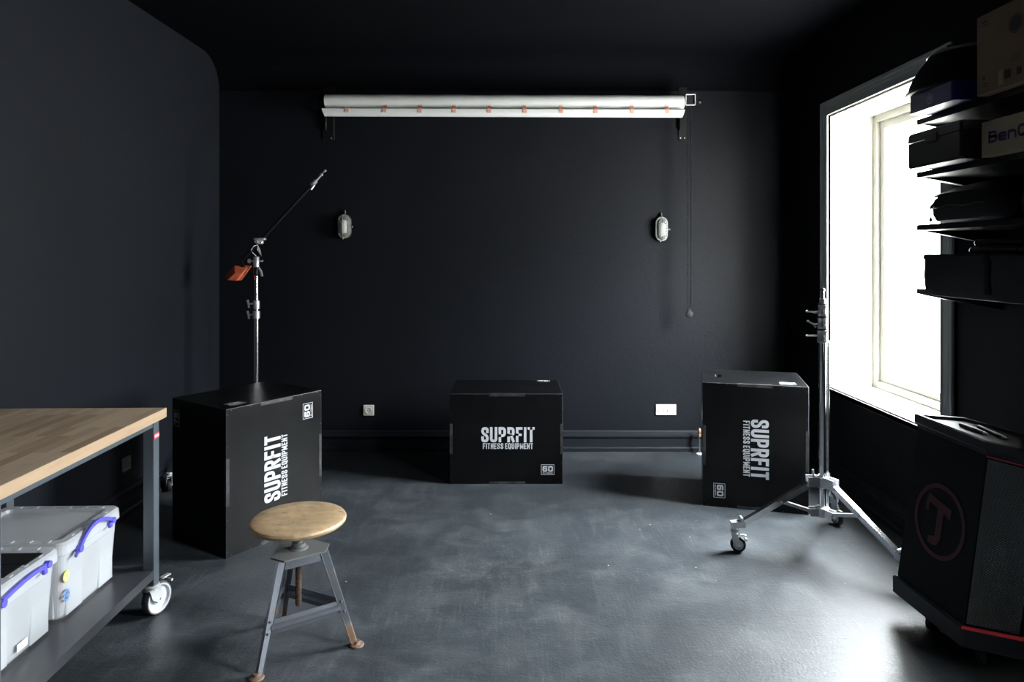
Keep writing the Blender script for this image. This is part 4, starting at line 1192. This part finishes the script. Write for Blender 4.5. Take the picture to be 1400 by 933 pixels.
letters(b, 'BenQ', 0, ya - yb, zt + .046, zt + .090, .0095, rev); o = b.build('printed_lettering', 'purple_ink', t, O)
# camera bag on shelf 2
zt = ST[1]; t = on_shelf('camera_bag', 'rounded black camera bag with zip pull overhanging its shelf at the window', 'bag', 1.88, 2.66, zt); O = Vector(t.location)
b = MB(); LL = []
for k, (ins, z) in enumerate(((.030, 0), (.012, .008), (.002, .030), (0, .060), (.004, .092), (.016, .106), (.030, .110))): LL.append(rrect(1.890, 2.660, .170 - ins, .205 - ins, .06 - ins * .6, zt + z, 6))
b.loft(LL, smooth=True); b.build('bag_body', 'black_fabric', t, O)
b = MB(); LL = []
for x, z0, z1_ in ((1.735, .106, .116), (1.80, .106, .142), (1.90, .106, .165), (2.02, .106, .172), (2.05, .106, .150)):
    LL.append([(x, 2.49, zt + z0), (x, 2.83, zt + z0), (x, 2.84, zt + (z0 + z1_) / 2), (x, 2.80, zt + z1_), (x, 2.52, zt + z1_), (x, 2.48, zt + (z0 + z1_) / 2)])
b.loft(LL, smooth=True); b.build('top_flap', 'black_fabric', t, O)
b = MB(); yq = 2.80; b.sweep([(1.722, yq, zt + .085), (1.705, yq, zt + .07), (1.70, yq, zt + .055)], [(-.006, -.003), (.006, -.003), (.006, .003), (-.006, .003)]); b.wire([(1.70, yq, zt + .062), (1.697, yq, zt + .035), (1.70, yq, zt + .015)], .0025); b.lathe([(.001, -.01), (.006, -.004), (.004, .008), (.001, .01)], o=(1.70, yq, zt + .012), n=10); b.build('zip_pull', 'black_plastic', t, O)
b = MB(); b.wire([(1.715, 2.50 + .32 * i / 12, zt + .062 + .003 * math.sin(i)) for i in range(13)], .003); b.build('zip', 'black_plastic', t, O)
t = on_shelf('camera_bag', 'soft black bag on the same shelf nearer the camera', 'bag', 1.90, 2.20, zt); O = Vector(t.location)
b = MB(); LL = []
for ins, z in ((.03, 0), (.008, .012), (0, .05), (.006, .10), (.030, .145), (.06, .158)): LL.append(rrect(1.92, 2.20, .165 - ins, .225 - ins, .07 - ins * .5, zt + z, 6))
b.loft(LL, smooth=True); b.build('bag_body', 'black_fabric', t, O)
b = MB(); b.wire([(1.78, 2.12 + .16 * i / 10, zt + .150 + .03 * math.sin(PI * i / 10)) for i in range(11)], .008); b.build('carry_handle', 'black_fabric', t, O)
# lidded fabric boxes on shelf 1
zt = ST[0]
def fab(y0, y1, label):
    t = on_shelf('fabric_storage_box', label, 'storage box', 1.91, (y0 + y1) / 2, zt, 'black lidded fabric boxes'); O = Vector(t.location)
    b = MB(); b.loft([rrect(1.92, (y0 + y1) / 2, .165, (y1 - y0) / 2 - .004, .015, zt, 4), rrect(1.92, (y0 + y1) / 2, .168, (y1 - y0) / 2 - .001, .015, zt + .06, 4), rrect(1.92, (y0 + y1) / 2, .166, (y1 - y0) / 2 - .003, .015, zt + .138, 4)]); b.build('box_body', 'black_fabric', t, O)
    b = MB(); b.loft([rrect(1.92, (y0 + y1) / 2, .170, (y1 - y0) / 2 + .001, .016, zt + .128, 4), rrect(1.92, (y0 + y1) / 2, .170, (y1 - y0) / 2 + .001, .016, zt + .146, 4), rrect(1.92, (y0 + y1) / 2, .166, (y1 - y0) / 2 - .003, .014, zt + .151, 4)]); b.build('lid', 'black_fabric', t, O)
fab(2.55, 2.945, 'black fabric box with lid on the lowest shelf, under the folded tripod')
fab(2.10, 2.535, 'black fabric box with lid on the lowest shelf, the one nearer the camera')
t = on_shelf('folded_tripod', 'small black folded tripod lying on the lidded fabric box', 'tripod', 1.90, 2.62, zt + .1515); O = Vector(t.location)
for dx, dz_ in ((-.02, .016), (.02, .016), (0, .046)):
    b = MB(); b.tube((1.90 + dx, 2.46, zt + .1515 + dz_), (1.90 + dx, 2.80, zt + .1515 + dz_), .013, n=14); b.tube((1.90 + dx, 2.55, zt + .1515 + dz_), (1.90 + dx, 2.575, zt + .1515 + dz_), .016, n=14)
    b.lathe([(.001, -.014), (.012, -.008), (.015, 0), (.012, .008), (.001, .014)], o=(1.90 + dx, 2.812, zt + .1515 + dz_), ax=(0, 1, 0), n=14); b.build('leg', 'black_metal', t, O)
b = MB(); b.lathe([(.001, -.03), (.022, -.02), (.028, 0), (.022, .02), (.001, .03)], o=(1.90, 2.43, zt + .1515 + .029), ax=(0, 1, 0), n=18); b.tube((1.86, 2.43, zt + .18), (1.83, 2.43, zt + .18), .008); b.build('tripod_head', 'black_plastic', t, O)

# ------------------------------------------------------------------ party speaker
sp = thing('party_speaker', 'big black angular loudspeaker on casters with red trim and ring emblem', 'speaker', (1.85, 2.65, 0)); O = Vector(sp.location)
ZB, ZT = .155, .815
base = [(1.634, 2.925), (1.660, 2.535), (1.812, 2.462), (2.02, 2.50), (2.06, 2.86)]
top = [(1.700, 2.885), (1.716, 2.492), (1.795, 2.310), (1.955, 2.330), (1.850, 2.820)]
b = MB(); b.loft([[(p[0] * (1 - k / 14) + q[0] * k / 14, p[1] * (1 - k / 14) + q[1] * k / 14, ZB + (ZT - ZB) * k / 14) for p, q in zip([Vector(base[i // 8]).lerp(Vector(base[(i // 8 + 1) % 5]), (i % 8) / 8) for i in range(40)], [Vector(top[i // 8]).lerp(Vector(top[(i // 8 + 1) % 5]), (i % 8) / 8) for i in range(40)])] for k in range(15)]); b.build('cabinet', 'speaker', sp, O)


def grow(poly, k):
    cx = sum(p[0] for p in poly) / len(poly); cy = sum(p[1] for p in poly) / len(poly)
    return [(cx + (x - cx) * (1 + k / max(.01, math.hypot(x - cx, y - cy))), cy + (y - cy) * (1 + k / max(.01, math.hypot(x - cx, y - cy)))) for x, y in poly]


b = MB(); g1, g2_, g3 = grow(top, .004), grow(top, .020), grow(top, .012)
b.loft([[(x, y, ZT - .012) for x, y in g1], [(x, y, ZT + .002) for x, y in g1], [(x, y, ZT + .010) for x, y in g2_], [(x, y, ZT + .040) for x, y in g2_], [(x, y, ZT + .045) for x, y in g3]], cap1=False)
g4 = grow(top, -.006); b.loft([[(x, y, ZT + .045) for x, y in g3], [(x, y, ZT + .045) for x, y in g4], [(x, y, ZT + .034) for x, y in grow(top, -.012)]], cap0=False); b.build('top_rim', 'speaker_plate', sp, O)
b = MB(); g1, g2_ = grow(base, .006), grow(base, .018)
b.loft([[(x, y, ZB + .012) for x, y in g1], [(x, y, ZB + .004) for x, y in g2_], [(x, y, ZB - .062) for x, y in g2_], [(x, y, ZB - .068) for x, y in g1]]); bp_ = b.build('base_rim', 'speaker_plate', sp, O)
for poly, k, z0, z1_ in ((base, .0190, ZB + .003, ZB + .0105), (top, .0075, ZT - .0165, ZT - .0125)):
    o_, i_ = grow(poly, k), grow(poly, k - .010)
    b = MB()
    path_o, path_i = o_[1:4], i_[1:4]
    b.loft([[(po[0], po[1], z0), (po[0], po[1], z1_), (pi[0], pi[1], z1_ + .002), (pi[0], pi[1], z0)] for po, pi in zip(path_o, path_i)])
    b.build('red_trim', 'speaker_red', sp, O)
# grille panels on the chamfer face and the next face
for i, j in ((1, 2), (2, 3)):
    A, B_, C_, D_ = Vector((*base[i], ZB)), Vector((*base[j], ZB)), Vector((*top[j], ZT)), Vector((*top[i], ZT))
    nrm = (B_ - A).cross(D_ - A).normalized(); nrm = -nrm if nrm.dot(A - Vector((1.85, 2.65, .4))) < 0 else nrm
    NN = 12; me = bpy.data.meshes.new('grille'); vs, fs, uvs = [], [], []
    for r in range(NN + 1):
        for c_ in range(NN + 1):
            s, q = .03 + .94 * c_ / NN, .03 + .935 * r / NN
            p = (A * (1 - s) + B_ * s) * (1 - q) + (D_ * (1 - s) + C_ * s) * q + nrm * .004 - O
            vs.append(tuple(p)); uvs.append((s * (B_ - A).length, q * (D_ - A).length))
    fs = [(r * (NN + 1) + c_, r * (NN + 1) + c_ + 1, (r + 1) * (NN + 1) + c_ + 1, (r + 1) * (NN + 1) + c_) for r in range(NN) for c_ in range(NN)]
    me.from_pydata(vs, [], fs); uvl = me.uv_layers.new(name='UVMap')
    for pgn in me.polygons:
        for li, vi in zip(pgn.loop_indices, pgn.vertices): uvl.data[li].uv = uvs[vi]
    me.materials.append(M['grille']); o = bpy.data.objects.new('grille', me); C.objects.link(o); o.parent = sp
# emblem on the side face
A, B_, C_, D_ = Vector((*base[0], ZB)), Vector((*base[1], ZB)), Vector((*top[1], ZT)), Vector((*top[0], ZT))
nrm = (B_ - A).cross(D_ - A).normalized(); nrm = -nrm if nrm.x > 0 else nrm
LX, LZ = .395, .66
def FE(x, z, h):
    s, q = x / LX, z / LZ
    p = (A * (1 - s) + B_ * s) * (1 - q) + (D_ * (1 - s) + C_ * s) * q
    return p + nrm * (h + .002)
b = MB(); ring(b, .200, .325, .128, .146, FE, sx=1.0, n=64)
for pts in ([(.115, .375), (.128, .418), (.262, .392), (.262, .352), (.222, .362), (.138, .382)],):
    b._add([FE(x, z, .0006) for x, z in pts], [tuple(range(len(pts)))])
for pts in ([(.186, .372), (.222, .366), (.222, .262), (.186, .262)], [(.186, .262), (.222, .262), (.205, .232), (.178, .222)], [(.178, .222), (.150, .228), (.152, .250), (.186, .262)], [(.115, .375), (.115, .345), (.135, .345), (.138, .382)]):
    b._add([FE(x, z, .0006) for x, z in pts], [tuple(range(len(pts)))])
b.build('ring_emblem', 'logo_red', sp, O)
b = MB()
for s in (.25, .52, .80):
    p = Vector((*base[1], ZB - .045)).lerp(Vector((*base[2], ZB - .045)), s); d_ = (Vector(base[2]) - Vector(base[1])).normalized(); nn = Vector((d_.y, -d_.x, 0)); 
    if nn.y > 0: nn = -nn
    b.lathe([(.0045, 0), (.0045, .0015), (.001, .002)], o=tuple(p + nn * .0145), ax=tuple(nn), n=10)
b.build('rim_screw', 'rubber', sp, O)
for (x, y), rz in zip([(1.700, 2.80), (1.745, 2.56), (1.98, 2.56), (2.00, 2.80)], (.4, 1.2, 2.0, -.6)):
    fo = caster(sp, 'caster', (x - 1.85, y - 2.65, 0), rz, .033, .022, .087, 'black_metal', 'rubber', 'black_plastic', False, .014)
# two slim pens on the top
zp = ZT + .0345
for (u0, v0, u1, v1, lab) in ((1313, 580.5, 1351, 594, 'slim black pen on the loudspeaker top, the one farther from the camera'), (1338, 583.5, 1377, 600, 'slim black pen on the loudspeaker top, the one nearer the camera')):
    def gp(u, v): Y = (CH - zp - .008) * F / (v - HZ); return Vector((wx(u, Y), Y, zp + .0075))
    a, c_ = gp(u0, v0), gp(u1, v1); t = thing('pen', lab, 'pen', tuple((a + c_) / 2 - Vector((0, 0, .0075))), 0, 'pens on the loudspeaker'); OO = Vector(t.location)
    b = MB(); d = (c_ - a).normalized(); L_ = (c_ - a).length
    b.tube(tuple(a), tuple(a + d * L_ * .86), .0072, .0075, n=14); b.build('barrel', 'black_plastic', t, OO)
    b = MB(); b.tube(tuple(a + d * L_ * .86), tuple(a + d * L_), .0068, .003, n=14); b.build('tip', 'steel_cast', t, OO)

# ------------------------------------------------------------------ sky, camera, exposure
w = bpy.data.worlds.new('sky'); sc.world = w; w.use_nodes = True
nt = w.node_tree; bg = nt.nodes['Background']
tc = nt.nodes.new('ShaderNodeTexCoord'); sx = nt.nodes.new('ShaderNodeSeparateXYZ'); nt.links.new(tc.outputs['Generated'], sx.inputs[0])
r = ramp(nt, sx.outputs[2], [(.0, (.25, .25, .24)), (.22, (.25, .26, .27)), (.50, (.95, .97, 1.0)), (1.0, (.92, .96, 1.0))])
nt.links.new(r.outputs[0], bg.inputs[0]); bg.inputs[1].default_value = 158.0

cam = bpy.data.cameras.new('camera'); co = bpy.data.objects.new('camera', cam); C.objects.link(co); sc.camera = co
co.location = (0, 0, CH); co.rotation_euler = (PI / 2, 0, 0)
cam.sensor_width = 36; cam.lens = F / 1400 * 36; cam.shift_x = 0; cam.shift_y = -(466.5 - HZ) / 1400
cam.clip_start = .05
vs = sc.view_settings; vs.view_transform = 'Standard'; vs.look = 'None'; vs.gamma = 1; vs.use_curve_mapping = False; vs.exposure = 0.0
sc.cycles.use_denoising = True
sc.cycles.max_bounces = 10; sc.cycles.diffuse_bounces = 5; sc.cycles.transparent_max_bounces = 16
sc.cycles.caustics_reflective = False; sc.cycles.caustics_refractive = False
